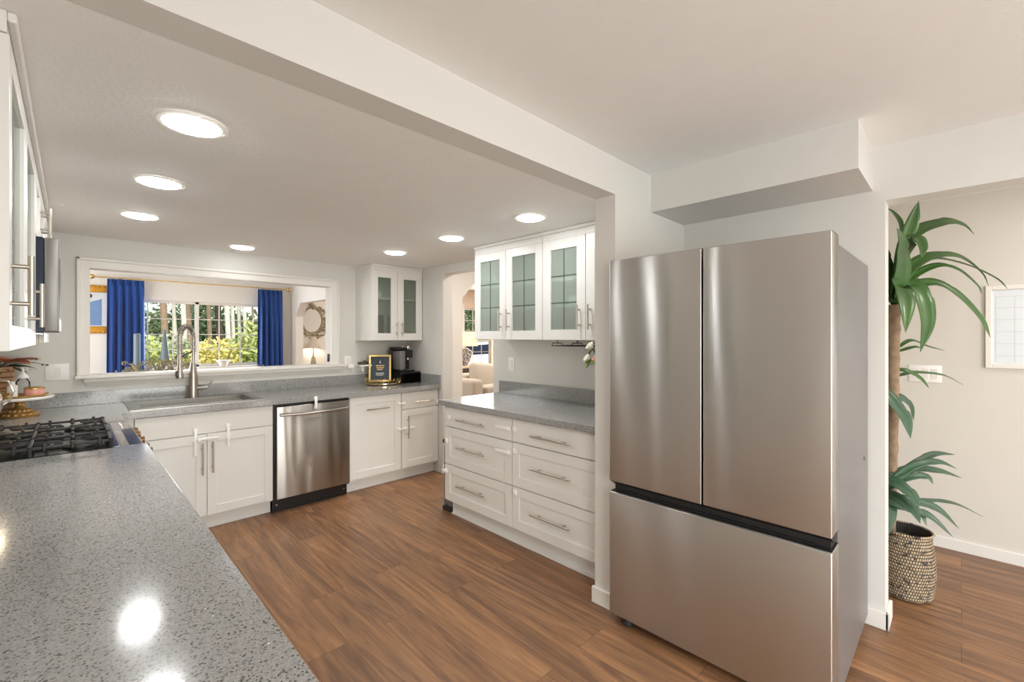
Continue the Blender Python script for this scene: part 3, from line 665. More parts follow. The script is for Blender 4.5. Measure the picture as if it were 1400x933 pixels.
# ------------------------------------------------------------------ dishwasher
t = thing('dishwasher', 'stainless steel dishwasher with a curved bar handle in the far cabinet run', 'dishwasher', (1.45, 4.1, 0))
b = BM(); bx(b, 1.142, 1.760, 3.84, 4.40, .10, .874); obj('cabinet_body', b, 'black', t)
b = BM(); bx(b, 1.156, 1.752, 3.80, 3.84, .118, .852, .005, 3); d = obj('door', b, 'dwsteel', t, True)
b = BM(); pts = []
for k in range(17):
    f = k / 16; pts.append((1.178 + f * .556, 3.80 - .02 - .035 * sin(pi * f), .788 - .004 * sin(pi * f)))
bx(b, 1.176, 1.192, 3.775, 3.801, .776, .80, .003); bx(b, 1.722, 1.738, 3.775, 3.801, .776, .80, .003)
sweep(b, pts, .0115, 12); obj('handle', b, 'chrome', d, True)
b = BM(); bx(b, 1.40, 1.505, 3.7985, 3.80, .735, .758, .0006); obj('vent_panel', b, 'chrome', d)
b = BM(); bx(b, 1.148, 1.757, 3.872, 3.89, 0, .108, .003); k = obj('kick_plate', b, 'black', t)
for x in (1.175, 1.73):
    b = BM(); lathe(b, (0, 0, 0), [(0, .004), (.006, .003), (.008, 0)], 12); xform(b, Matrix.Translation((x, 3.872, .055)) @ Matrix.Rotation(radians(90), 4, 'X')); obj('screw', b, 'chrome', k, True)

# ------------------------------------------------------------------ gas range
RY0, RY1 = 2.668, 3.446; RXB = -.405; RXF = .222
t = thing('gas_range', 'slide-in gas range with black cast-iron grates on the left wall', 'range', (-.09, (RY0 + RY1) / 2, 0))
b = BM(); bx(b, RXB, RXF - .05, RY0, RY1, .02, .905); obj('body', b, 'fridgeside', t)
b = BM(); bx(b, RXB, .16, RY0, RY1, .905, .916, .003); obj('cooktop', b, 'enamel', t)
b = BM(); bx(b, .16, RXF + .02, RY0, RY1, .898, .912, .004); bx(b, RXF - .05, RXF + .022, RY0, RY1, .82, .90, .006); cp = obj('control_panel', b, 'steel', t)
b = BM(); bx(b, RXF - .03, RXF + .016, RY0 + .012, RY0 + .50, .9122, .9135); obj('touch_display', b, 'enamel', cp)
for y in (2.735, 2.86, 3.057, 3.255, 3.38):
    b = BM(); lathe(b, (0, 0, 0), [(0, .036), (.016, .036), (.0185, .03), (.020, .008), (.024, .006), (.024, 0), (0, 0)], 24); xform(b, Matrix.Translation((RXF + .022, y, .862)) @ Matrix.Rotation(radians(90), 4, 'Y')); obj('knob', b, 'bronze', cp, True)
b = BM(); bx(b, RXF - .05, RXF, RY0 + .004, RY1 - .004, .17, .81, .004); od = obj('oven_door', b, 'steel', t, True)
b = BM(); bx(b, RXF, RXF + .002, RY0 + .12, RY1 - .12, .30, .64); obj('door_window', b, 'enamel', od)
b = BM(); tube(b, (RXF + .045, RY0 + .05, .765), (RXF + .045, RY1 - .05, .765), .012, 14)
for y in (RY0 + .09, RY1 - .09): tube(b, (RXF, y, .765), (RXF + .045, y, .765), .009, 10)
obj('handle', b, 'nickel', od, True)
b = BM(); bx(b, RXF - .05, RXF, RY0 + .004, RY1 - .004, .03, .165, .004); obj('storage_drawer', b, 'steel', t)
bur = [(-.25, 2.80, .036), (.03, 2.80, .046), (-.11, 3.057, .05), (-.25, 3.315, .04), (.03, 3.315, .042)]
for x, y, r in bur:
    b = BM(); lathe(b, (x, y, .916), [(r * 1.25, 0), (r * 1.25, .008), (r, .012), (r * .95, .018), (r * .8, .022), (0, .023)], 28); obj('burner', b, 'iron', t, True)
for y0, y1 in ((RY0 + .012, RY0 + .262), (RY0 + .268, RY1 - .268), (RY1 - .262, RY1 - .012)):
    b = BM(); x0, x1 = -.375, .135; zg = .952; h = .006
    def bar(xa, ya, xb, yb, w=.006):
        if abs(xb - xa) > abs(yb - ya): bx(b, xa, xb, ya - w, ya + w, zg - .012, zg, .003, 1)
        else: bx(b, xa - w, xa + w, ya, yb, zg - .012, zg, .003, 1)
    bar(x0, y0 + .008, x1, y0 + .008); bar(x0, y1 - .008, x1, y1 - .008)
    bar(x0 + .006, y0, x0 + .006, y1); bar(x1 - .006, y0, x1 - .006, y1); xm = (x0 + x1) / 2; bar(xm, y0, xm, y1)
    ym = (y0 + y1) / 2
    for cx in ((x0 + xm) / 2, (x1 + xm) / 2):
        bar(cx, y0, cx, y0 + .085); bar(cx, y1 - .085, cx, y1)
        bar(cx - .122, y0 + .075, cx - .03, y0 + .075, .005); bar(cx + .03, y1 - .075, cx + .122, y1 - .075, .005)
        for sx_ in (-.085, .085):
            for py in (y0 + .006, y1 - .006): bx(b, cx + sx_ - .006, cx + sx_ + .006, py - .007, py + .007, .93, .962, .003, 1)
        bar(cx - .064, y0, cx - .064, y0 + .06, .005); bar(cx + .064, y1 - .06, cx + .064, y1, .005)
        bar(cx - .13 + .006, ym, cx - .04, ym); bar(cx + .04, ym, cx + .122, ym)
    for px in (x0 + .006, xm, x1 - .006):
        for py in (y0 + .008, y1 - .008):
            sweep(b, [(px, py, .916), (px, py, .935), (px, py, .956)], [.011, .009, .008], 8)
    for cx in ((x0 + xm) / 2, (x1 + xm) / 2):
        for py in (y0 + .006, y1 - .006): bx(b, cx - .008, cx + .008, py - .007, py + .007, .93, .962, .004, 1)
    obj('grate', b, 'iron', t, True)

# ------------------------------------------------------------------ over-the-range microwave
t = thing('microwave', 'over-the-range microwave with a stainless door on the left wall', 'microwave', (-.25, 2.96, 1.42))
b = BM(); bx(b, LX + .003, -.075, 2.575, 3.337, 1.425, 1.808, .004); obj('body', b, 'screen', t)
b = BM(); bx(b, -.0745, -.034, 2.575, 3.337, 1.43, 1.806, .004); d = obj('door', b, 'mwsteel', t, True)
b = BM(); bx(b, -.034, -.0325, 2.70, 3.18, 1.49, 1.74); obj('door_window', b, 'screen', d)
b = BM(); bx(b, -.36, -.1, 2.62, 3.29, 1.42, 1.425); obj('underside_grille', b, 'chrome', t)
tl = area('cooktop_task_light', (-.30, 3.3, 1.415), (0, 0, 0), .14, .06, 1.3, (1, .80, .55)); tl.parent = t; tl.location = (-.05, .30, -.008)

# ------------------------------------------------------------------ refrigerator
FX = 1.89; y0, y1 = .318, 1.224; ys = .7695
t = thing('refrigerator', 'large stainless steel french-door refrigerator with a bottom freezer drawer', 'refrigerator', (2.32, .771, 0))
b = BM(); bx(b, 2.03, 2.765, y0 + .003, y1 - .003, .05, 1.757, .006); bx(b, 2.03, 2.74, y0 + .05, y1 - .05, .012, .05); obj('body', b, 'fridgeside', t)
b = BM(); bx(b, 2.012, 2.03, y0 + .012, y1 - .012, .06, 1.745); bx(b, 1.93, 2.013, y0 + .01, y1 - .01, .645, .70); obj('gasket', b, 'gasket', t)
def fdoor(name, ya, yb, z0_, z1_, scoop):
    # slab with a black scooped lower or upper edge as finger grip
    b = BM(); bx(b, FX, 2.012, ya, yb, z0_, z1_, .0045, 3)
    d = obj(name, b, 'steel', t, True)
    b = BM()
    bx(b, FX + .012, 2.012, ya + .002, yb - .002, z1_ - .0005, z1_ + .002); q = obj('top_edge', b, 'gasket', d)
    return d
for nm, ya, yb in (('door', ys + .0035, y1), ('door', y0, ys - .0035)):
    d = fdoor(nm, ya, yb, .70, 1.783, 0)
    b = BM(); A = [(FX + .004, .70), (2.0, .70), (2.0, .662), (FX + .05, .672)]
    va = [b.verts.new((x, ya + .003, z)) for x, z in A]; vb = [b.verts.new((x, yb - .003, z)) for x, z in A]
    b.faces.new(va); b.faces.new(vb[::-1])
    for i in range(4): b.faces.new((va[i], va[(i + 1) % 4], vb[(i + 1) % 4], vb[i]))
    obj('grip_recess', b, 'gasket', d)
d = fdoor('freezer_drawer', y0, y1, .05, .648, 0)
b = BM(); bx(b, FX + .03, 2.0, y0 + .06, y1 - .06, .649, .656); obj('grip_recess', b, 'gasket', d)
b = BM(); bx(b, 2.02, 2.75, y0 + .02, y1 - .02, .022, .05); bx(b, FX + .05, 2.03, y0 + .03, y1 - .03, .024, .05); obj('base_grille', b, 'black', t)
for y in (y0 + .07, y1 - .07):
    b = BM(); lathe(b, (FX + .055, y, 0), [(0, 0), (.028, 0), (.03, .006), (.024, .014), (.018, .026), (0, .026)], 20); obj('foot', b, 'rubber', t, True)
for y in (y0 + .05, y1 - .05):
    b = BM(); bx(b, 1.95, 2.12, y - .03, y + .03, 1.758, 1.779, .004); obj('hinge_cover', b, 'fridgeside', t)
b = BM(); lathe(b, (0, 0, 0), [(0, .003), (.009, .002), (.011, 0)], 16); xform(b, Matrix.Translation((2.64, y0 + .003, 1.02 - .18)) @ Matrix.Rotation(radians(90), 4, 'X')); obj('side_plug', b, 'black', t, True)
#==PART3==
# ------------------------------------------------------------------ wall plates
def plate(name, label, side, pl, u, v, wd, ht, gangs, kind='switch'):
    c = fpt(side, pl, u, v - ht / 2, 0); t = thing(name, label, 'switch' if kind == 'switch' else 'outlet', tuple(c))
    b = BM(); fb(b, side, pl, u - wd / 2, u + wd / 2, v - ht / 2, v + ht / 2, .0003, .006, .0025); obj('cover_plate', b, 'latch', t, True)
    for k in range(gangs):
        cu = u + (k - (gangs - 1) / 2) * .046; b = BM()
        fb(b, side, pl, cu - .0165, cu + .0165, v - .034, v + .034, .006, .0085, .001); r = obj('rocker' if kind == 'switch' else 'socket_insert', b, 'trim', t)
    return t
plate('light_switch', 'white two-gang switch plate on the far wall left of the pass-through', 'far', FY, -.064, 1.16, .118, .118, 1)
plate('light_switch', 'white switch on the wall below the right glass cabinets', 'right', RX, 2.745, 1.17, .075, .118, 1)
plate('light_switch', 'white three-gang switch plate behind the plant leaves', 'right', 4.145, .175, 1.157, .166, .115, 3)
t = plate('wall_outlet', 'white wall outlet right of the pass-through with an adapter plugged in', 'far', FY, 2.035, 1.15, .075, .118, 1, 'outlet')
b = BM(); fb(b, 'far', FY, 2.015, 2.075, 1.085, 1.125, .009, .05, .006); obj('adapter', b, 'latch', t, True)
b = BM(); fb(b, 'left', 0, 4.49, 4.53, 1.155, 1.235, 0, 0.001); b.free()
b = BM(); bx(b, PX1 - .016, PX1 - .0005, 4.495, 4.525, 1.155, 1.235, .004); tag(obj('remote_holder', b, 'black', None, True), 'small black remote clipped to the right jamb of the pass-through', 'remote')
t = thing('wall_shelf', 'small white shelf on the wall behind the gold-framed sign', 'shelf', (2.22, 4.40, 1.09))
b = BM(); bx(b, 2.11, 2.34, 4.335, FY, 1.10, 1.118, .002); obj('board', b, 'trim', t)
b = BM(); bx(b, 2.14, 2.16, 4.36, FY, 1.05, 1.10, .003); bx(b, 2.29, 2.31, 4.36, FY, 1.05, 1.10, .003); obj('bracket', b, 'trim', t)
b = BM(); bx(b, 2.13, 2.26, 4.355, 4.44, 1.1185, 1.145, .006); ball(b, (2.19, 4.40, 1.148), .014, 2); tag(obj('wooden_dish', b, 'darkwood', None, True), 'small brown wooden box on the white shelf behind the sign', 'box')
# ------------------------------------------------------------------ stemware rack under the right cabinets
t = thing('stemware_rack', 'black wire stemware rack under the right glass cabinet', 'rack', (2.5, 1.7, 1.33))
b = BM()
zr = 1.345
rows = [1.99, 1.82, 1.65, 1.48]
for y in rows:
    sweep(b, [(2.42, y, 1.384), (2.42, y, 1.365)], .003, 6)
    sweep(b, [(2.66, y, 1.384), (2.66, y, 1.365)], .003, 6)
    for s in (-.05, .05):
        sweep(b, [(2.42, y, 1.365), (2.42, y + s * .8, 1.365), (2.42, y + s, zr), (2.66, y + s, zr)], .003, 6)
sweep(b, [(2.42, rows[0] + .05, zr), (2.42, rows[-1] - .05, zr)], .003, 6); sweep(b, [(2.66, rows[0] + .05, zr), (2.66, rows[-1] - .05, zr)], .003, 6)
obj('wire_frame', b, 'black', t)
# ------------------------------------------------------------------ flowers in a vase behind the column
vx, vy = 2.46, 1.55
t = thing('flower_vase', 'white vase of white and pink roses on the right worktop, mostly behind the column', 'vase', (vx, vy, CT1))
b = BM(); lathe(b, (vx, vy, CT1), [(0, 0), (.05, 0), (.06, .02), (.055, .12), (.035, .19), (.042, .22), (.036, .22), (.03, .19), (0, .02)], 24); obj('vase', b, 'white_ceramic', t, True)
def rose(c, r, mat, parent, face):
    b = BM(); face = Vector(face).normalized(); rot = face.to_track_quat('Z', 'Y').to_matrix().to_4x4()
    for ring, (n, rr, ti) in enumerate(((3, .35, .15), (5, .65, .5), (6, .95, .95))):
        for k in range(n):
            a = 2 * pi * k / n + ring * .5; tmp = bmesh.new(); ball(tmp, (0, 0, 0), r * .55, 2, (1, .28, 1))
            xform(tmp, Matrix.Rotation(a, 4, 'Z') @ Matrix.Translation((0, r * rr * .55, r * .1)) @ Matrix.Rotation(-ti * .7, 4, 'X'))
            me = bpy.data.meshes.new('tmp'); tmp.to_mesh(me); tmp.free(); b.from_mesh(me); bpy.data.meshes.remove(me)
    xform(b, Matrix.Translation(c) @ rot); return obj('bloom', b, mat, parent, True)
def leafblade(b, p, d, L, W, up=(0, 0, 1), curl=.2):
    p = Vector(p); d = Vector(d).normalized(); up = Vector(up); s = d.cross(up)
    if s.length < .1: s = d.cross(Vector((1, 0, 0)))
    s.normalize(); u = s.cross(d); row = []
    for i in range(6):
        f = i / 5; q = p + d * L * f - u * (curl * L * f * f); wd = W * sin(pi * min(1, .12 + .88 * f)) ** .8 if i < 5 else .0005
        row.append([b.verts.new(q - s * wd + u * wd * .25), b.verts.new(q), b.verts.new(q + s * wd + u * wd * .25)])
    for A, B in zip(row, row[1:]):
        b.faces.new((A[0], A[1], B[1], B[0])); b.faces.new((A[1], A[2], B[2], B[1]))
heads = [((2.30, 1.647, 1.272), .030, 'petal', (-.6, .45, .5)), ((2.345, 1.655, 1.345), .034, 'petal', (-.6, .3, .6)), ((2.33, 1.615, 1.262), .024, 'pinkpetal', (-.7, .2, .3)),
         ((2.50, 1.50, 1.33), .032, 'petal', (.1, -.2, 1)), ((2.55, 1.57, 1.29), .03, 'pinkpetal', (.5, .3, .6))]
b = BM()
for c, r, m, f in heads:
    c = Vector(c); mid = Vector((vx, vy, 1.2)).lerp(c, .5) + Vector((0, 0, .03)); sweep(b, [(vx, vy, CT1 + .03), (vx, vy, 1.15), mid, c - Vector(f).normalized() * r * .3], .0026, 6)
obj('stem', b, 'stem', t, True)
b = BM()
for c, r, m, f in heads:
    c = Vector(c); fd = Vector(f).normalized()
    for k in range(3): leafblade(b, c - fd * r * .6, (random.uniform(-1, 1), random.uniform(-1, 1), random.uniform(-.9, .1)), r * 2.0, r * .55)
    ball(b, c - fd * r * .25, r * .45, 1)
obj('leaves', b, 'stem', t, True)
for c, r, m, f in heads: rose(c, r, m, t, f)

# ------------------------------------------------------------------ gold mirror tray and framed sign
tx, ty = 2.318, 4.245
t = thing('vanity_tray', 'round gold filigree tray on the far worktop below the corner cabinet', 'tray', (tx, ty, CT1))
b = BM(); lathe(b, (tx, ty, CT1), [(0, .012), (.168, .012), (.172, .02), (.176, .02), (.176, .008), (0, .008)], 48); obj('mirror_plate', b, 'mirror', t, True)
b = BM()
for z in (.012, .05):
    sweep(b, [(tx + .178 * cos(2 * pi * k / 48), ty + .178 * sin(2 * pi * k / 48), CT1 + z) for k in range(48)], .003, 6, closed=True)
for k in range(22):
    a = 2 * pi * k / 22; q = lambda da, z, r=.178: (tx + r * cos(a + da), ty + r * sin(a + da), CT1 + z)
    sweep(b, [q(-.13, .012), q(-.08, .03), q(0, .06), q(.08, .03), q(.13, .012)], .0024, 6)
    ball(b, q(0, .063), .005, 1)
obj('gallery_rim', b, 'brass', t, True)
for k in range(4):
    a = pi / 4 + pi / 2 * k; b = BM(); ball(b, (tx + .15 * cos(a), ty + .15 * sin(a), CT1 + .005), .005, 2); obj('foot', b, 'brass', t, True)
wd, ht = .225, .285; nrm = Vector((-.52, -.854, 0)); rt = Vector((.854, -.52, 0))
fo = Vector((2.292, 4.268, CT1 + .0205))
t = thing('framed_sign', 'gold-framed dark sign standing on the gold tray', 'sign', tuple(fo))
tilt = radians(9); upv = (Vector((0, 0, cos(tilt))) - nrm * sin(tilt)); on = (nrm * cos(tilt) + Vector((0, 0, sin(tilt))))
mat4 = Matrix.Translation(fo) @ Matrix(((rt.x, -on.x, upv.x, 0), (rt.y, -on.y, upv.y, 0), (rt.z, -on.z, upv.z, 0), (0, 0, 0, 1)))
def part(name, boxes, mat, bev=.001):
    b = BM()
    for q in boxes: bx(b, *q, bev=bev)
    xform(b, mat4); return obj(name, b, mat, t)
fw = .021; h2 = wd / 2
part('frame', [(-h2, -h2 + fw, -.012, .012, .001, ht), (h2 - fw, h2, -.012, .012, .001, ht), (-h2 + fw, h2 - fw, -.012, .012, .001, fw), (-h2 + fw, h2 - fw, -.012, .012, ht - fw, ht)], 'brass', .003)
p1 = part('sign_face', [(-h2 + fw, h2 - fw, 0, .008, fw, ht - fw)], 'navy', 0)
part('inset_border', [(-.06, -.0585, -.001, 0, .05, .235), (.0585, .06, -.001, 0, .05, .235), (-.06, .06, -.001, 0, .05, .0515), (-.06, .06, -.001, 0, .2335, .235)], 'sky', 0)
part('logo', [(-.004, .005, -.0015, 0, .197, .207), (-.002, .003, -.0015, 0, .207, .222)], 'petal', 0)
rows = []
random.seed(3)
for z, w_, h_ in ((.165, .043, .011), (.145, .036, .010), (.126, .03, .010)):
    x = -w_
    while x < w_ - .004: l = random.uniform(.005, .009); rows.append((x, min(x + l, w_), -.0015, 0, z, z + h_)); x += l + .0022
part('gold_lettering', rows, 'brass', 0)
rows = []
for z, w_ in ((.092, .04), (.080, .044), (.069, .036)):
    x = -w_
    while x < w_ - .004: l = random.uniform(.004, .008); rows.append((x, min(x + l, w_), -.0015, 0, z, z + .005)); x += l + .002
part('small_lettering', rows, 'trim', 0)
part('easel_back', [(-.03, .03, .012, .016, .02, .2)], 'black', 0)

# ------------------------------------------------------------------ coffee machine on a pod drawer
t = thing('pod_drawer', 'smoked coffee pod drawer box under the coffee machine', 'box', (2.565, 4.25, CT1))
X0, X1, Y0, Y1 = 2.445, 2.69, 4.115, 4.40
b = BM(); bx(b, X0, X1, Y0, Y1, 1.018, 1.034, .003); bx(b, X0, X0 + .006, Y0, Y1, CT1 + .001, 1.018); bx(b, X1 - .006, X1, Y0, Y1, CT1 + .001, 1.018); bx(b, X0, X1, Y1 - .006, Y1, CT1 + .001, 1.018); bx(b, X0, X1, Y0, Y1, CT1 + .001, CT1 + .006); obj('case', b, 'black', t)
b = BM(); bx(b, X0 + .008, X1 - .008, Y0 - .004, Y0 + .002, CT1 + .008, 1.016, .001); obj('drawer_front', b, 'smoke', t)
k = 0
for r in range(2):
    for c in range(4):
        x, y = X0 + .045 + c * .052, Y0 + .035 + r * .06
        if k == 0:
            b = BM(); lathe(b, (x, y, CT1 + .007), [(0, 0), (.017, 0), (.021, .03), (.024, .036), (0, .037)], 20); first = tag(obj('coffee_pod', b, 'pod', None, True), 'copper-coloured coffee pod inside the smoked pod drawer', 'coffee pod', 'coffee pods in the drawer')
        else:
            o = first.copy(); COL.objects.link(o); o.location = first.location + Vector((x - X0 - .045, y - Y0 - .035, 0))
        k += 1
zc = 1.034
t = thing('coffee_machine', 'black and chrome pod coffee machine on the smoked drawer box', 'coffee machine', (2.52, 4.26, zc))
b = BM(); bx(b, 2.455, 2.63, 4.24, 4.39, zc + .001, zc + .235, .012, 3); bx(b, 2.455, 2.63, 4.13, 4.25, zc + .001, zc + .02, .006); bx(b, 2.47, 2.615, 4.15, 4.25, zc + .15, zc + .235, .012, 3); obj('body', b, 'enamel', t, True)
b = BM(); bx(b, 2.452, 2.515, 4.13, 4.30, zc + .02, zc + .225, .016, 3); obj('water_tank', b, 'fridgeside', t, True)
b = BM(); bx(b, 2.45, 2.55, 4.16, 4.36, zc + .235, zc + .262, .008, 3); obj('lid', b, 'gasket', t, True)
b = BM(); tube(b, (2.575, 4.19, zc + .15), (2.575, 4.19, zc + .125), .014, 14); obj('spout', b, 'chrome', t, True)
b = BM(); bx(b, 2.535, 2.625, 4.135, 4.22, zc + .02, zc + .026, .002); obj('drip_tray', b, 'chrome', t)
for x, y, l in ((2.585, 4.21, 'front'), (2.602, 4.30, 'rear'), (2.562, 4.265, 'middle')):
    b = BM(); lathe(b, (x, y, zc + .2365), [(.026, 0), (.029, .004), (.030, .03), (.022, .045), (0, .05)], 20); tag(obj('upturned_cup', b, 'silver', None, True), {'front': 'upturned silver cup at the front edge on the coffee machine', 'rear': 'upturned silver cup furthest back on the coffee machine', 'middle': 'upturned silver cup in the middle on the coffee machine, by its dark lid'}[l], 'cup', 'upturned cups on the coffee machine')
b = BM(); lathe(b, (2.66, 4.36, 1.035), [(0, 0), (.024, 0), (.03, .03), (.03, .12), (.022, .15), (.024, .17), (0, .17)], 24); tag(obj('coffee_canister', b, 'fridgeside', None, True), 'dark grey canister right of the coffee machine', 'canister')

# ------------------------------------------------------------------ cake stand corner
cx, cy = -.222, 4.10
t = thing('cake_stand', 'white pedestal cake stand with an ornate gold foot in the left corner', 'cake stand', (cx, cy, CT1))
b = BM(); lathe(b, (cx, cy, CT1), [(0, .10), (.13, .104), (.148, .108), (.152, .116), (.15, .124), (.145, .122), (.12, .116), (0, .114)], 48); obj('plate', b, 'white_ceramic', t, True)
b = BM(); lathe(b, (cx, cy, CT1), [(0, 0), (.082, 0), (.086, .008), (.07, .022), (.052, .034), (.034, .05), (.022, .068), (.02, .08), (.028, .09), (.03, .10), (0, .10)], 40)
for k in range(14):
    a = 2 * pi * k / 14; ball(b, (cx + .072 * cos(a), cy + .072 * sin(a), CT1 + .016), .014, 2, (1, 1, .7)); ball(b, (cx + .046 * cos(a + .2), cy + .046 * sin(a + .2), CT1 + .036), .011, 2)
obj('foot', b, 'gold', t, True)
zp = CT1 + .1175
b = BM(); lathe(b, (cx + .005, cy - .005, zp), [(0, 0), (.10, 0), (.118, .008), (.122, .018), (.117, .018), (.10, .006), (0, .006)], 40); tr = tag(obj('round_tray', b, 'gold', None, True), 'round gold-rimmed tray on the white cake stand', 'tray')
zq = zp + .0065
t = thing('soap_dispenser', 'clear soap bottle with a white pump on the gold tray', 'soap dispenser', (cx + .012, cy + .01, zq))
b = BM(); lathe(b, (cx + .012, cy + .01, zq), [(0, 0), (.03, 0), (.032, .01), (.032, .085), (.022, .105), (.014, .112), (0, .112)], 28); obj('bottle', b, 'clear', t, True)
b = BM(); lathe(b, (cx + .012, cy + .01, zq + .112), [(0, 0), (.026, 0), (.024, .014), (.012, .03), (.006, .04), (.006, .058), (.012, .06), (.012, .068), (0, .07)], 24); sweep(b, [(cx + .012, cy + .01, zq + .178), (cx + .03, cy - .02, zq + .176), (cx + .034, cy - .026, zq + .168)], .004, 8); obj('pump', b, 'latch', t, True)
b = BM(); lathe(b, (cx - .028, cy - .05, zq), [(0, 0), (.022, 0), (.023, .005), (.023, .07), (.012, .08), (.012, .10), (0, .10)], 24); tag(obj('lotion_bottle', b, 'white_ceramic', None, True), 'small white bottle on the gold tray left of the soap pump', 'bottle')
t = thing('candle_jar', 'pink candle in a glass jar with a gold lid on the gold tray', 'candle', (cx + .062, cy - .018, zq))
b = BM(); lathe(b, (cx + .062, cy - .018, zq), [(0, 0), (.042, 0), (.046, .01), (.046, .04), (.043, .044), (0, .044)], 28); obj('wax_jar', b, 'pink', t, True)
b = BM(); lathe(b, (cx + .062, cy - .018, zq + .044), [(0, .014), (.03, .013), (.047, .008), (.047, 0), (0, 0)], 28); obj('lid', b, 'gold', t, True)
for k, (dx, dy) in enumerate(((-.075, -.035), (-.062, .02), (-.045, -.085))):
    b = BM(); ball(b, (cx + dx, cy + dy, zq + .012), .012, 2, (1.3, 1, 1)); ball(b, (cx + dx + .008, cy + dy + .004, zq + .026), .009, 2); tag(obj('gold_trinket', b, 'gold', None, True), ['small gold trinket at the left rim of the gold tray', 'small gold trinket behind the white lotion bottle', 'small gold trinket at the near rim of the gold tray'][k], 'trinket', 'gold trinkets on the tray')
vx, vy = -.338, 3.87
t = thing('ornate_pitcher', 'silver mercury-glass pitcher at the left picture edge', 'pitcher', (vx, vy, CT1))
b = BM(); lathe(b, (vx, vy, CT1), [(0, 0), (.04, 0), (.045, .008), (.03, .02), (.055, .06), (.07, .11), (.06, .16), (.035, .20), (.034, .24), (.046, .275), (.04, .275), (.03, .24), (0, .2)], 32); obj('vessel', b, 'silver', t, True)
b = BM(); sweep(b, [(vx + .035, vy - .01, CT1 + .25), (vx + .085, vy - .02, CT1 + .24), (vx + .105, vy - .025, CT1 + .18), (vx + .085, vy - .02, CT1 + .12), (vx + .06, vy - .01, CT1 + .10)], .006, 8); obj('handle', b, 'silver', t, True)
px, py = -.33, 4.33
t = thing('flower_planter', 'tan slatted wooden planter with coral and grey-green flowers in the corner', 'planter', (px, py, CT1))
b = BM()
for k in range(9): bx(b, px - .07, px + .07, py - .085, py + .085, CT1 + .001 + k * .034, CT1 + .031 + k * .034, .003)
obj('slatted_box', b, 'wood', t)
b = BM(); zt = CT1 + .305
for k in range(26):
    a = random.uniform(0, 2 * pi); leafblade(b, (px + .03 * cos(a), py + .03 * sin(a), zt - .01), (cos(a) * .8 + .35, sin(a) * .8 - .2, random.uniform(-.1, .9)), random.uniform(.07, .15), random.uniform(.012, .022), curl=.5)
for L_ in ((.17, -.02, .04), (.22, -.03, .0)):
    q = Vector((px, py, zt)); e = q + Vector(L_); sweep(b, [q, q.lerp(e, .5) + Vector((0, 0, .03)), e], .002, 5); ball(b, e, .008, 1); ball(b, e - Vector((.022, 0, -.003)), .008, 1)
obj('foliage', b, 'greyleaf', t)
b = BM()
for a, el in ((-.9, .25), (-.3, .5), (-1.5, .5), (.4, .4), (-2.2, .4), (2.4, .6)): leafblade(b, (px + .05, py - .05, zt + .02), (cos(a), sin(a), el), .15, .045, curl=.3)
obj('bloom', b, 'terracotta', t, True)

# ------------------------------------------------------------------ slim trash can at the doorway end
t = thing('trash_can', 'slim dark trash can behind the doorway end of the drawer units', 'trash can', (2.32, 2.945, 0))
b = BM(); bx(b, 2.16, 2.50, 2.868, 2.985, .03, .54, .03, 4); obj('body', b, 'fridgeside', t, True)
b = BM(); bx(b, 2.155, 2.505, 2.863, 2.99, .0, .035, .015, 3); obj('base', b, 'rubber', t, True)
b = BM(); bx(b, 2.155, 2.505, 2.863, 2.99, .54, .575, .015, 3); obj('lid', b, 'black', t, True)

# ------------------------------------------------------------------ potted dracaena in the den
bx_, by_ = 3.25, .215
F_, SY, CYW = 609., sin(radians(44.75)), cos(radians(44.75))
t = thing('potted_dracaena', 'tall dracaena plant with arching green leaves in a woven basket', 'plant', (bx_, by_, 0))
prof = [(0, .004), (.098, .004), (.108, .012)]
nr = 20
for k in range(nr):
    z = .02 + k * .0165; f = k / (nr - 1); r = .112 + .012 * sin(pi * min(1, f * 1.15)) - .004 * f
    prof += [(r - .0025, z), (r + .002, z + .008)]
prof += [(.118, .355), (.112, .36), (.106, .355)]
b = BM(); lathe(b, (bx_, by_, 0), prof, 64); bk = obj('basket', b, 'basket', t, True)
b = BM(); lathe(b, (bx_, by_, 0), [(.1065, .356), (.103, .30), (.102, .2), (.1, .02), (0, .01)], 48); obj('basket_lining', b, 'basketin', bk, True)
b = BM(); lathe(b, (bx_, by_, 0), [(.1, .285), (.07, .305), (.03, .312), (0, .312)], 32)
for v in b.verts: v.co.z += .012 * noise.noise(v.co * 30)
obj('moss', b, 'soil', t, True)
tb = Vector((3.25, .277, .29)); tt = Vector((3.25, .262, 1.585))
b = BM(); pts = []; rr = []
for k in range(40):
    f = k / 39; p = tb.lerp(tt, f); p.x += .012 * sin(f * 5); pts.append(p); rr.append(.021 + .008 * f + .0022 * noise.noise(Vector((f * 30, 0, 0))) + (.003 if k % 5 == 0 else 0))
sweep(b, pts, rr, 18); obj('trunk', b, 'bark', t, True)
def P3(px, py, depth):
    a = (px - 700) / F_; bb = -(py - 460.4) / F_
    return Vector((depth * (SY + a * CYW), depth * (CYW - a * SY), 1.41 + depth * bb))
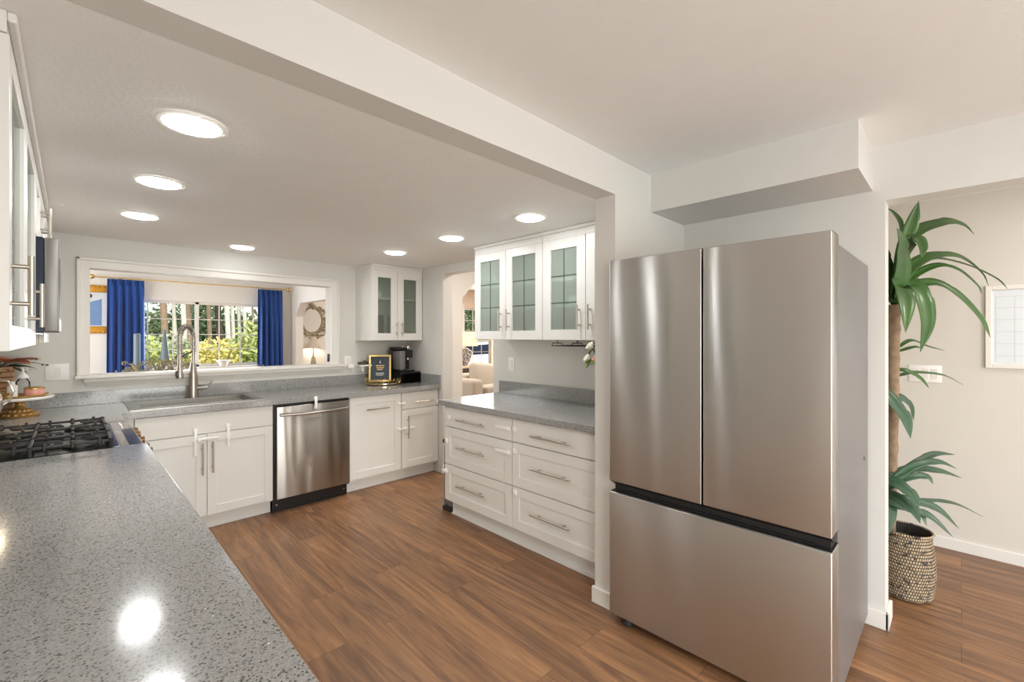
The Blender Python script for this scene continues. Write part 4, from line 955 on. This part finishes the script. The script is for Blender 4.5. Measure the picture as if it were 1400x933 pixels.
def strap(name, pts, W, mat, twist=0.0, prof=None):
    # pts: list of world points along the midrib; smooth with Catmull-Rom, V-folded strip
    W *= 1.45; pts = [Vector(p) for p in pts]; P = [2 * pts[0] - pts[1]] + pts + [2 * pts[-1] - pts[-2]]; mid = []
    for i in range(1, len(P) - 2):
        for s in range(8):
            u = s / 8; p0, p1, p2, p3 = P[i - 1:i + 3]
            mid.append(.5 * ((2 * p1) + (p2 - p0) * u + (2 * p0 - 5 * p1 + 4 * p2 - p3) * u * u + (3 * p1 - p0 - 3 * p2 + p3) * u ** 3))
    mid.append(pts[-1]); n = len(mid); b = BM(); rows = []
    for i, q in enumerate(mid):
        f = i / (n - 1); tg = (mid[min(i + 1, n - 1)] - mid[max(i - 1, 0)]).normalized()
        view = Vector((-SY, -CYW, .25)); up = Vector((0, 0, 1)).lerp(view.normalized(), twist)
        s = tg.cross(up)
        if s.length < .05: s = tg.cross(Vector((1, 0, 0)))
        s.normalize(); u = s.cross(tg).normalized()
        wd = W * (.42 + .58 * sin(pi * min(1, f * 1.25) ** .8) if f < .55 else max(.02, (1 - ((f - .55) / .45) ** 1.7)))
        rows.append([b.verts.new(q - s * wd + u * wd * .3), b.verts.new(q - s * wd * .5 + u * wd * .1), b.verts.new(q), b.verts.new(q + s * wd * .5 + u * wd * .1), b.verts.new(q + s * wd + u * wd * .3)])
    for A, B in zip(rows, rows[1:]):
        for k in range(4): b.faces.new((A[k], A[k + 1], B[k + 1], B[k]))
    o = obj(name, b, mat, t, True, mods=(('SOLIDIFY', dict(thickness=.0012)),)); return o
D0 = 2.47
# crown leaves seen from the kitchen: polyline, depth change at the tip, half width, facing
crown = [
 ([(1222, 408), (1232, 345), (1246, 305), (1256, 275)], .0, .026, .8),
 ([(1220, 410), (1240, 330), (1285, 306), (1315, 308), (1332, 321)], .0, .026, .55),
 ([(1222, 410), (1240, 372), (1270, 352), (1310, 352), (1340, 372), (1352, 392)], .05, .024, .5),
 ([(1222, 412), (1245, 368), (1275, 354), (1320, 362), (1360, 380), (1378, 395)], .18, .017, .4),
 ([(1222, 414), (1244, 382), (1280, 364), (1310, 370), (1335, 390), (1342, 402)], -.02, .016, .5),
 ([(1224, 410), (1250, 392), (1280, 388), (1310, 405), (1340, 436), (1354, 462)], -.12, .022, .6),
 ([(1222, 405), (1245, 392), (1258, 402), (1266, 440), (1258, 482)], -.22, .034, .9),
 ([(1220, 405), (1228, 392), (1236, 412), (1238, 455)], -.26, .036, .9),
 ([(1222, 412), (1230, 370), (1229, 335), (1226, 312)], -.20, .038, .9),
 ([(1221, 410), (1232, 350), (1250, 326), (1260, 338), (1259, 353)], -.2, .024, .8),
 ([(1220, 410), (1234, 350), (1232, 310), (1222, 292), (1211, 284)], .1, .012, .7),
 ([(1220, 412), (1214, 370), (1208, 345), (1202, 330)], .02, .022, .6),
 ([(1219, 412), (1212, 395), (1205, 375), (1195, 372)], .02, .022, .6)]
for pl, dz, W, tw in crown:
    n = len(pl); strap('leaf', [P3(x, y, D0 + dz * (i / (n - 1))) for i, (x, y) in enumerate(pl)], W, 'leaf', tw)
for pl, dz, W, tw in [([(1224, 478), (1245, 466), (1268, 474), (1292, 480)], .05, .008, .5), ([(1224, 482), (1250, 475), (1262, 478)], .0, .007, .5),
                      ([(1226, 506), (1240, 508), (1258, 518), (1270, 531)], -.05, .011, .6), ([(1226, 515), (1250, 510), (1290, 514), (1317, 527)], .1, .010, .4)]:
    n = len(pl); strap('leaf', [P3(x, y, D0 + dz * (i / (n - 1))) for i, (x, y) in enumerate(pl)], W, 'leaf', tw)
for pl, dz, W, tw in [([(1220, 545), (1232, 545), (1244, 556), (1249, 575)], .05, .018, .7), ([(1205, 530), (1220, 550), (1236, 572), (1245, 600)], -.15, .026, .8)]:
    n = len(pl); strap('leaf', [P3(x, y, D0 + dz * (i / (n - 1))) for i, (x, y) in enumerate(pl)], W, 'leaflow', tw)
low = [([(1208, 668), (1240, 642), (1275, 622), (1306, 622)], .1, .014, .5), ([(1208, 668), (1245, 640), (1280, 632), (1308, 641)], .0, .015, .5),
 ([(1208, 668), (1235, 644), (1280, 644), (1315, 654)], .05, .016, .5), ([(1208, 672), (1235, 655), (1265, 652), (1276, 662)], -.05, .016, .5),
 ([(1208, 690), (1245, 685), (1300, 688), (1344, 707)], .12, .010, .4), ([(1208, 680), (1240, 684), (1280, 696), (1311, 723)], -.02, .018, .6),
 ([(1208, 684), (1240, 696), (1270, 706), (1303, 735)], -.1, .016, .6), ([(1204, 655), (1225, 662), (1245, 678), (1256, 695)], -.2, .026, .8),
 ([(1204, 676), (1225, 682), (1245, 698), (1258, 716)], -.22, .026, .8), ([(1206, 690), (1235, 694), (1256, 700), (1267, 719)], -.08, .016, .6),
 ([(1222, 690), (1212, 715), (1208, 735)], -.15, .02, .8), ([(1208, 672), (1195, 660), (1180, 668), (1168, 690)], .05, .02, .5), ([(1206, 672), (1190, 650), (1170, 645), (1150, 660)], .1, .02, .5)]
for pl, dz, W, tw in low:
    n = len(pl); strap('leaf', [P3(x, y, D0 - .02 + dz * (i / (n - 1))) for i, (x, y) in enumerate(pl)], W, 'leaflow', tw)
# leaves on the far side of the crown, turned away from the kitchen
for k in range(7):
    a = radians(-10 + 32 * k - 20); L_ = random.uniform(.26, .4); c = tt + Vector((0, 0, .0)); d = Vector((abs(cos(a)) * .9 + .1, sin(a) * .75, 0))
    strap('leaf', [c, c + d * L_ * .35 + Vector((0, 0, .14)), c + d * L_ * .75 + Vector((0, 0, .12)), c + d * L_ + Vector((0, 0, -.02))], .024, 'leaf', 0)
# whiteboard calendar on the den wall
t = thing('whiteboard_calendar', 'white framed whiteboard planner with a faint grid on the den wall', 'whiteboard', (4.135, -.45, 1.21))
WX_ = 4.1445; u0, u1, v0, v1 = -.80, -.107, 1.211, 1.731
b = BM()
for q in ((u0, u0 + .028, v0, v1), (u1 - .028, u1, v0, v1), (u0 + .028, u1 - .028, v0, v0 + .028), (u0 + .028, u1 - .028, v1 - .028, v1)): fb(b, 'right', WX_, *q, .0, .018, .003)
obj('frame', b, 'trim', t)
b = BM(); fb(b, 'right', WX_, u0 + .026, u1 - .026, v0 + .026, v1 - .026, .002, .008); obj('writing_surface', b, 'board', t)
b = BM(); gv = [1.29, 1.365, 1.44, 1.515, 1.59, 1.66]
for v in gv: fb(b, 'right', WX_, u0 + .04, u1 - .045, v - .0009, v + .0009, .008, .0084)
for k in range(8): uu = u1 - .045 - k * .08; fb(b, 'right', WX_, uu - .0009, uu + .0009, 1.25, 1.66, .008, .0084)
obj('grid_lines', b, 'line', t)
#==PART4==
# ------------------------------------------------------------------ sunroom: curtains on a rod
def curtain(x0, x1, y, z0, z1, folds, label, seed, group):
    random.seed(seed); b = BM(); nu, nv = folds * 10, 26; g = []
    ph = [random.uniform(-.5, .5) for _ in range(folds + 2)]
    for j in range(nv):
        v = j / (nv - 1); row = []
        for i in range(nu + 1):
            u = i / nu; k = u * folds; p = ph[int(k)] * (1 - (k % 1)) + ph[int(k) + 1] * (k % 1)
            amp = (.014 + .036 * min(1, v * 3)) * (.75 + .9 * p); pin = max(0, 1 - v * 9)
            yy = y + amp * sin(2 * pi * (k + .35 * p * v)) + .012 * sin(7 * k + 3 * v) * v
            flare = 1 + .06 * v; xm = (x0 + x1) / 2
            row.append(b.verts.new((xm + (x0 - xm + u * (x1 - x0)) * flare, yy, z1 - v * (z1 - z0))))
        g.append(row)
    for j in range(nv - 1):
        for i in range(nu): b.faces.new((g[j][i], g[j][i + 1], g[j + 1][i + 1], g[j + 1][i]))
    t = thing('curtain', label, 'curtain', ((x0 + x1) / 2, y, z0), group)
    obj('cloth', b, 'blue', t, True, mods=(('SOLIDIFY', dict(thickness=.003)),))
    for k in range(folds):
        x = x0 + (k + .5) * (x1 - x0) / folds; b = BM(); bx(b, x - .012, x + .012, y - .03, y - .006, z1 - .085, z1 - .005, .005); obj('pinch_pleat', b, 'blue', t, True)
curtain(.35, .735, 8.07, .28, 2.19, 5, 'royal blue pleated curtain left of the sunroom window', 11, 'royal blue curtains')
curtain(2.17, 2.54, 8.07, .28, 2.185, 5, 'royal blue pleated curtain right of the sunroom window', 12, 'royal blue curtains')
t = thing('curtain_rod', 'thin brass curtain rod with round end knobs above the sunroom window', 'curtain rod', (1.42, 8.07, 2.2))
b = BM(); tube(b, (.22, 8.07, 2.205), (2.62, 8.07, 2.205), .009, 12); obj('rod', b, 'brass', t, True)
for x in (.2, 2.64):
    b = BM(); ball(b, (x, 8.07, 2.205), .033, 2); tube(b, (x - .03, 8.07, 2.205), (x + .03, 8.07, 2.205), .014, 12); obj('finial', b, 'brass', t, True)
for x in (.3, 2.56):
    b = BM(); tube(b, (x, 8.07, 2.205), (x, 8.199, 2.205), .007, 8); obj('bracket', b, 'brass', t, True)
# gold-framed photograph left of the curtain
t = thing('framed_photo', 'gilt-framed photo of a person in a blue shirt beside the left curtain', 'picture', (-.1, 8.18, 1.45))
u0, u1, v0, v1 = -.50, .62, 1.452, 2.10; fr = .095
b = BM()
for q in ((u0, u0 + fr, v0, v1), (u1 - fr, u1, v0, v1), (u0 + fr, u1 - fr, v0, v0 + fr), (u0 + fr, u1 - fr, v1 - fr, v1)): fb(b, 'far', 8.2, *q, 0, .04, .012)
for k in range(24):
    for v in (v0 + .02, v1 - .02): ball(b, (u0 + .02 + k * (u1 - u0 - .04) / 23, 8.165, v), .016, 1)
obj('frame', b, 'goldframe', t, True)
b = BM(); fb(b, 'far', 8.2, u0 + fr - .01, u1 - fr + .01, v0 + fr - .01, v1 - fr + .01, .004, .012); obj('print', b, 'photo_bg', t)
def flat(name, pts, mat, n):
    b = BM(); A = [b.verts.new((x, 8.2 - n, z)) for x, z in pts]; B = [b.verts.new((x, 8.2 - n + .0015, z)) for x, z in pts]
    b.faces.new(A); b.faces.new(B[::-1])
    for i in range(len(pts)): b.faces.new((A[i], A[(i + 1) % len(pts)], B[(i + 1) % len(pts)], B[i]))
    return obj(name, b, mat, t)
flat('printed_shirt', [(.05, 1.56), (.30, 1.56), (.30, 1.92), (.26, 1.90), (.20, 1.88), (.15, 1.82), (.11, 1.72), (.07, 1.64)], 'photo_shirt', .0140)
flat('printed_face', [(.06 + .055 * cos(k * pi / 8) + .05, 1.90 + .065 * sin(k * pi / 8)) for k in range(16)], 'photo_skin', .0145)
flat('printed_hair', [(.13 + .08 * cos(k * pi / 8), 1.955 + .045 * sin(k * pi / 8)) for k in range(16)], 'photo_hair', .0150)
flat('printed_hand', [(.07 + .05 * cos(k * pi / 6), 1.62 + .04 * sin(k * pi / 6)) for k in range(12)], 'photo_skin', .0155)
# small white planter on the sill
b = BM(); lathe(b, (1.70, 8.14, .95), [(0, 0), (.05, 0), (.055, .01), (.065, .06), (.10, .08), (.10, .095), (.09, .095), (.055, .06), (0, .03)], 28); tag(obj('sill_planter', b, 'white_ceramic', None, True), 'small white footed bowl on the sunroom window sill', 'bowl')
# table with a wrought-iron candelabra
t = thing('console_table', 'white console table in the sunroom behind the pass-through ledge', 'table', (.95, 7.2, 0))
b = BM(); bx(b, .3, 1.6, 6.95, 7.5, .80, .84, .006); obj('tabletop', b, 'trim', t)
for x in (.34, 1.56):
    for y in (6.99, 7.46):
        b = BM(); bx(b, x - .025, x + .025, y - .025, y + .025, 0, .80, .004); obj('leg', b, 'trim', t)
t = thing('candelabra', 'scrolled iron candelabra with grey candles in front of the sunroom window', 'candelabra', (.80, 7.2, .84))
b = BM(); random.seed(5)
X0 = .80
lathe(b, (X0, 7.2, .84), [(0, 0), (.09, 0), (.09, .01), (.03, .025), (.014, .05), (.012, .22), (0, .22)], 20)
for s in (-1, 1):
    for a in (.35, -.35, 0):
        pts = []
        for k in range(14):
            f = k / 13; pts.append((X0 + s * (.02 + .27 * f) * cos(a), 7.2 + sin(a) * .3 * f, .95 + .12 * sin(f * 2.6 * pi) * (1 - .4 * f) + .05 * f))
        sweep(b, pts, .008, 8)
for k in range(46):
    x = X0 + random.uniform(-.34, .34); z = 1.02 + random.uniform(-.09, .1); r = random.uniform(.022, .045); yy = 7.2 + random.uniform(-.1, .1)
    pts = [(x + r * (1 - j / 14) * cos(j * .75), yy + .01 * sin(j), z + r * (1 - j / 14) * sin(j * .75)) for j in range(12)]
    sweep(b, pts, .006, 5)
    leafblade(b, pts[0], (random.uniform(-1, 1), random.uniform(-.4, .4), random.uniform(-1, 1)), .07, .014)
obj('scrollwork', b, 'antique', t, True)
for x, h0, h1, r0, r1 in ((.585, 1.06, 1.45, .033, .033), (.86, 1.12, 1.5, .05, .012), (1.0, 1.10, 1.42, .018, .014)):
    b = BM(); lathe(b, (x, 7.2, h0), [(0, 0), (r0, 0), (r1, h1 - h0 - .01), (r1 * .6, h1 - h0), (0, h1 - h0)], 20); obj('candle', b, 'candle', t, True)
    b = BM(); lathe(b, (x, 7.2, h0 - .06), [(0, 0), (.02, 0), (.045, .03), (.05, .06), (0, .06)], 20); sweep(b, [(x, 7.2, h0 - .06), (X0, 7.2, .95)], .007, 6); obj('candle_cup', b, 'antique', t, True)
# peacock mirror and small lamp beyond the clipped arch
mx_, mz = 3.075, 1.70; YW = 8.185
t = thing('wall_mirror', 'oval wall mirror in a champagne peacock frame beyond the clipped arch', 'mirror', (mx_, YW, mz - .3))
b = BM(); n = 40
A = [b.verts.new((mx_ + .165 * cos(2 * pi * k / n), YW, mz + .215 * sin(2 * pi * k / n))) for k in range(n)]; B = [b.verts.new((mx_ + .165 * cos(2 * pi * k / n), YW + .008, mz + .215 * sin(2 * pi * k / n))) for k in range(n)]
b.faces.new(A); b.faces.new(B[::-1])
for k in range(n): b.faces.new((A[k], A[(k + 1) % n], B[(k + 1) % n], B[k]))
obj('mirror_glass', b, 'mirror', t)
b = BM(); ring = [(mx_ + .178 * cos(2 * pi * k / n), YW, mz + .228 * sin(2 * pi * k / n)) for k in range(n)]; sweep(b, ring, .02, 8, closed=True)
random.seed(9)
for k in range(150):
    a = radians(random.uniform(-125, 70)); q = (a + radians(125)) / radians(195); wdt = .10 * sin(pi * min(1, .15 + .8 * q)) + .02; r = random.uniform(0, wdt)
    ball(b, (mx_ + (.185 + r) * cos(a), YW - random.uniform(0, .02), mz + (.235 + r) * sin(a)), random.uniform(.012, .022), 1, (1, .6, 1))
neck = [(mx_ + .04, YW, mz + .225), (mx_ - .01, YW, mz + .27), (mx_ - .03, YW, mz + .33), (mx_ + .0, YW, mz + .385), (mx_ + .045, YW, mz + .39), (mx_ + .06, YW, mz + .36)]
sweep(b, neck, [.05, .045, .035, .026, .022, .01], 10); obj('peacock_frame', b, 'antique', t, True)
t = thing('hall_lamp', 'small lamp with a grey cone shade below the peacock mirror', 'lamp', (3.045, 8.05, .75))
b = BM(); lathe(b, (3.045, 8.05, 1.205), [(.125, 0), (.04, .20), (.038, .20), (.122, 0)], 32); obj('lamp_shade', b, 'shade2', t, True)
b = BM(); lathe(b, (3.045, 8.05, .75), [(0, 0), (.07, 0), (.07, .015), (.03, .03), (.05, .15), (.035, .28), (.012, .32), (.012, .5), (0, .5)], 24); obj('lamp_base', b, 'antique', t, True)
b = BM(); ball(b, (3.045, 8.05, 1.24), .028, 2); obj('bulb', b, 'bulbhall', t, True)
t = thing('side_table', 'narrow wooden side table under the small hall lamp', 'table', (3.1, 8.03, 0))
b = BM(); bx(b, 2.9, 3.4, 7.9, 8.17, .71, .75, .005); obj('tabletop', b, 'darkwood', t)
for x in (2.93, 3.37):
    for y in (7.93, 8.14): b = BM(); bx(b, x - .018, x + .018, y - .018, y + .018, 0, .71); obj('leg', b, 'darkwood', t)
# ------------------------------------------------------------------ living room through the doorway
lx, ly = 5.98, 7.45
t = thing('end_table', 'dark wooden end table under the blue floral lamp', 'table', (lx, ly, 0))
b = BM(); bx(b, lx - .42, lx + .42, ly - .3, ly + .3, .755, .79, .006); obj('tabletop', b, 'tanwood', t)
b = BM(); bx(b, lx - .39, lx + .39, ly - .27, ly + .27, .63, .755); obj('apron', b, 'darkwood', t)
for x in (-.36, .36):
    for y in (-.24, .24): b = BM(); bx(b, lx + x - .03, lx + x + .03, ly + y - .03, ly + y + .03, 0, .63, .004); obj('leg', b, 'darkwood', t)
t = thing('table_lamp', 'lit table lamp with a pleated cream shade and blue floral vase base', 'lamp', (lx, ly, .79))
b = BM(); lathe(b, (lx, ly, .79), [(0, 0), (.09, 0), (.09, .02), (.07, .03), (.085, .06), (.13, .17), (.15, .26), (.13, .32), (.07, .35), (.07, .37), (0, .37)], 36); obj('lamp_base', b, 'porcelain', t, True)
b = BM(); n = 72; r0, r1 = .27, .235; z0, z1 = 1.21, 1.51
for (zz0, zz1) in ((z0, z1),):
    lo = [b.verts.new((lx + (r0 + .006 * (k % 2)) * cos(2 * pi * k / n), ly + (r0 + .006 * (k % 2)) * sin(2 * pi * k / n), zz0)) for k in range(n)]
    hi = [b.verts.new((lx + (r1 + .006 * (k % 2)) * cos(2 * pi * k / n), ly + (r1 + .006 * (k % 2)) * sin(2 * pi * k / n), zz1)) for k in range(n)]
    for k in range(n): b.faces.new((lo[k], lo[(k + 1) % n], hi[(k + 1) % n], hi[k]))
obj('lamp_shade', b, 'shade', t, False, mods=(('SOLIDIFY', dict(thickness=.003)),))
b = BM(); tube(b, (lx, ly, 1.16), (lx, ly, 1.34), .012, 10); obj('stem', b, 'brass', t, True)
b = BM(); ball(b, (lx, ly, 1.37), .035, 2); obj('bulb', b, 'bulb', t, True)
t = thing('sofa', 'beige linen sofa with a loose back cushion seen through the doorway', 'sofa', (5.75, 6.35, 0))
b = BM(); bx(b, 4.95, 6.8, 5.9, 6.85, .08, .36, .04, 3); obj('base', b, 'linen', t, True)
b = BM(); bx(b, 5.2, 6.55, 5.88, 6.6, .36, .52, .05, 4); obj('seat_cushion', b, 'linen', t, True)
b = BM(); bx(b, 4.9, 6.85, 6.6, 6.88, .1, .70, .07, 4); obj('backrest', b, 'linen', t, True)
for x in (4.9, 6.6): b = BM(); bx(b, x, x + .26, 5.88, 6.8, .08, .66, .08, 5); obj('arm', b, 'linen', t, True)
for x in (4.98, 6.76):
    for y in (5.95, 6.8): b = BM(); bx(b, x - .03, x + .03, y - .03, y + .03, 0, .08); obj('leg', b, 'darkwood', t)
b = BM(); bx(b, -.36, .36, -.10, .10, -.24, .24, .09, 5)
for v in b.verts: v.co.y *= 1 + .5 * cos(min(pi / 2, abs(v.co.x) * 3)) * cos(min(pi / 2, abs(v.co.z) * 4))
xform(b, Matrix.Translation((5.66, 6.42, .66)) @ Matrix.Rotation(radians(-14), 4, 'X') @ Matrix.Rotation(radians(8), 4, 'Y')); tag(obj('throw_pillow', b, 'linen', None, True), 'large beige linen pillow leaning on the sofa back', 'pillow')
t = thing('curtain', 'tan drape at the right of the living room window', 'curtain', (7.42, 8.1, .02))
b = BM(); pts = []
nu = 40
lo = []; hi = []
for i in range(nu + 1):
    u = i / nu; x = 7.3 + .26 * u; y = 8.1 + .03 * sin(u * 10 * pi); lo.append(b.verts.new((x, y, .02))); hi.append(b.verts.new((x, y, 1.35)))
for i in range(nu): b.faces.new((lo[i], lo[i + 1], hi[i + 1], hi[i]))
obj('cloth', b, 'tanwood', t, True, mods=(('SOLIDIFY', dict(thickness=.003)),))
# ------------------------------------------------------------------ outdoors
sb = BM(); bx(sb, -30, 45, 8.6, 70, -.5, -.2); struct('ground_lawn', sb, 'lawn')
sb = BM(); bx(sb, 9.5, 60, 10.5, 30, -.2, -.17); struct('ground_driveway', sb, 'road')
def scatter_leaves(b, c, s, n, L, W):
    for _ in range(n):
        while True:
            p = Vector((random.uniform(-1, 1), random.uniform(-1, 1), random.uniform(-1, 1)))
            if p.length < 1: break
        p = p * (.55 + .45 * p.length); q = Vector((c[0] + p.x * s[0], c[1] + p.y * s[1], c[2] + p.z * s[2]))
        d = Vector((random.gauss(0, 1), random.gauss(0, 1), random.gauss(0, .8) + .2)).normalized(); e = d.cross(Vector((random.gauss(0, 1), random.gauss(0, 1), random.gauss(0, 1)))).normalized()
        l = L * random.uniform(.6, 1.3); w_ = W * random.uniform(.6, 1.3)
        b.faces.new([b.verts.new(q), b.verts.new(q + d * l * .5 + e * w_), b.verts.new(q + d * l), b.verts.new(q + d * l * .5 - e * w_)])
def tree(px, Y, wpx, mat, label, crowns, h=9):
    a = (px - 700) / F_; dx, dy = SY + a * CYW, CYW - a * SY; x = Y * dx / dy; dep = Y / dy; r = wpx / 2 * dep / F_ * .93
    t = thing('tree', label, 'tree', (x, Y, -.2), 'trees outside the sunroom window')
    b = BM(); sweep(b, [(x, Y, -.2), (x + .05, Y, 1.5), (x - .06, Y, 4), (x + .1, Y, h)], [r * 1.25, r, r * .9, r * .4], 14)
    for v in b.verts: v.co += Vector((noise.noise(v.co * 2), noise.noise(v.co * 2 + Vector((9, 0, 0))), 0)) * r * .25
    for k in range(5):
        z = 2.4 + k * 1.1; aa = random.uniform(0, 2 * pi); sweep(b, [(x, Y, z), (x + .6 * cos(aa), Y + .6 * sin(aa), z + .3), (x + 1.3 * cos(aa), Y + 1.3 * sin(aa), z + .3)], [r * .28, r * .2, .01], 6)
    obj('trunk', b, mat, t, True)
    b = BM()
    for cz, sr, sz, nn in crowns: scatter_leaves(b, (x + random.uniform(-.3, .3), Y, cz), (sr, sr * .8, sz), nn, .26, .05)
    o = obj('foliage', b, 'evergreen', t); o['kind'] = 'stuff'
random.seed(21)
C1 = [(5.6, 1.0, 1.5, 300)]
tree(222, 15.5, 9, 'bark', 'tall brown pine trunk left in the sunroom window', C1 + [(3.2, .9, .5, 160)])
tree(237, 19, 5, 'palebark', 'slim greyish trunk between the brown pine and the white birch', C1)
tree(249, 14, 6.5, 'palebark', 'white birch trunk left of the window centre bar', [(5.5, 1.6, 1.8, 500)])
tree(256, 21, 8, 'bark', 'brown trunk just behind the white birch', C1 + [(3.4, 1.2, .7, 250)])
tree(284, 17, 5.5, 'bark', 'slim brown trunk right of the window centre bar', C1)
tree(298, 22, 8, 'darkbark', 'dark conifer trunk in the middle of the right window pane', C1 + [(3.8, 1.6, 1, 300)])
tree(309, 14.5, 6.5, 'palebark', 'thick pale trunk right of the dark conifer', [(5.8, 1.5, 1.6, 400)])
tree(317, 18, 5, 'palebark', 'second pale trunk beside the thick pale trunk', C1)
tree(326, 20, 4.5, 'palebark', 'slender pale trunk between the second pale and the white right trunk', C1)
tree(333.5, 15, 5, 'palebark', 'white trunk nearest the right blue curtain', [(5.8, 1.5, 1.6, 400)])
tree(345, 19, 3, 'bark', 'thin brown trunk hidden partly by the right blue curtain', C1)
def bush(px, Y, z, s, n, mat, label, L=.2, W=.035, name='shrub'):
    a = (px - 700) / F_; x = Y * (SY + a * CYW) / (CYW - a * SY)
    t = thing(name, label, 'shrub' if name == 'shrub' else 'tree', (x, Y, -.2))
    b = BM()
    for k in range(6): aa = k * 1.05; sweep(b, [(x, Y, -.2), (x + s[0] * .3 * cos(aa), Y + s[1] * .3 * sin(aa), z * .7), (x + s[0] * .7 * cos(aa), Y + s[1] * .7 * sin(aa), z + s[2] * .5)], [.02, .015, .006], 5)
    obj('branches', b, 'bark', t)
    b = BM(); scatter_leaves(b, (x, Y, z), s, n, L, W); o = obj('foliage', b, mat, t); o['kind'] = 'stuff'
bush(293, 11.5, .75, (.62, .5, .62), 1500, 'yellowleaf', 'bright yellow shrub right of the window centre bar', .12, .03)
bush(316, 12.6, .75, (.55, .5, .55), 800, 'limeleaf', 'yellow-green shrub between the yellow shrub and the right curtain', .16, .03)
bush(344, 11.4, .95, (.32, .3, .85), 700, 'limeleaf', 'tall lime green shrub beside the right curtain', .2, .025)
bush(228, 12.5, .9, (.75, .5, .6), 1300, 'sageleaf', 'pale sage green shrub under the brown pine trunk', .14, .03)
bush(258, 13, .8, (.7, .5, .55), 1000, 'sageleaf', 'sage green shrub behind the faucet, below the birch', .14, .03)
bush(203, 12, .8, (.5, .5, .55), 900, 'limeleaf', 'light green shrub beside the left curtain', .14, .03)
for px, Y, z, s, n, l in ((196, 24, 1.2, (1.6, .8, 1.2), 800, 'dark green evergreen behind the left end of the sunroom window'), (232, 28, 1.6, (1.7, .8, 1.7), 750, 'dark evergreen behind the slim greyish trunk'),
                          (268, 24, 1.4, (1.4, .8, 1.6), 750, 'dark evergreen behind the window centre bar'), (300, 28, 1.6, (1.6, .8, 1.9), 800, 'dark evergreen behind the dark conifer trunk'), (334, 24, 1.3, (1.7, .8, 1.4), 800, 'dark evergreen behind the pale trunks on the right')):
    bush(px, Y, z, s, n, 'evergreen', l, .34, .08, 'evergreen_tree')
# outside the living room window
bush(646, 17.0, 2.6, (1.5, .8, 1.7), 2000, 'evergreen', 'dark green tree outside the upper living room window', .24, .06, 'evergreen_tree')
bush(664, 21, 1.6, (2.2, .9, 1.0), 1600, 'evergreen', 'green hedge tree behind the white car', .24, .06, 'evergreen_tree')
cx_, cy_ = 10.3, 12.6
t = thing('parked_car', 'white parked car outside the living room window', 'car', (cx_, cy_, -.17))
prof = [(-2.1, .35), (-2.15, .75), (-1.5, .9), (-.9, 1.35), (.7, 1.4), (1.4, .98), (2.1, .9), (2.2, .6), (2.1, .32)]
b = BM(); A = [b.verts.new((cx_ + x, cy_ - .85, -.17 + z)) for x, z in prof]; B = [b.verts.new((cx_ + x, cy_ + .85, -.17 + z)) for x, z in prof]
b.faces.new(A); b.faces.new(B[::-1])
for i in range(len(prof)): b.faces.new((A[i], A[(i + 1) % len(prof)], B[(i + 1) % len(prof)], B[i]))
bmesh.ops.bevel(b, geom=list(b.edges), offset=.06, segments=2, affect='EDGES'); obj('body', b, 'carwhite', t, True)
b = BM(); pr = [(-1.3, .95), (-.82, 1.28), (.62, 1.32), (1.15, .98)]; A = [b.verts.new((cx_ + x, cy_ - .862, -.17 + z)) for x, z in pr]; B = [b.verts.new((cx_ + x, cy_ - .84, -.17 + z)) for x, z in pr]
b.faces.new(A); b.faces.new(B[::-1]); [b.faces.new((A[i], A[(i + 1) % 4], B[(i + 1) % 4], B[i])) for i in range(4)]; obj('side_window', b, 'screen', t)
for x in (-1.35, 1.35):
    for y in (-.8, .8):
        b = BM(); lathe(b, (0, 0, 0), [(0, -.1), (.3, -.1), (.33, -.07), (.33, .07), (.3, .1), (0, .1)], 28); xform(b, Matrix.Translation((cx_ + x, cy_ + y, .165)) @ Matrix.Rotation(radians(90), 4, 'X')); obj('wheel', b, 'tyre', t, True)
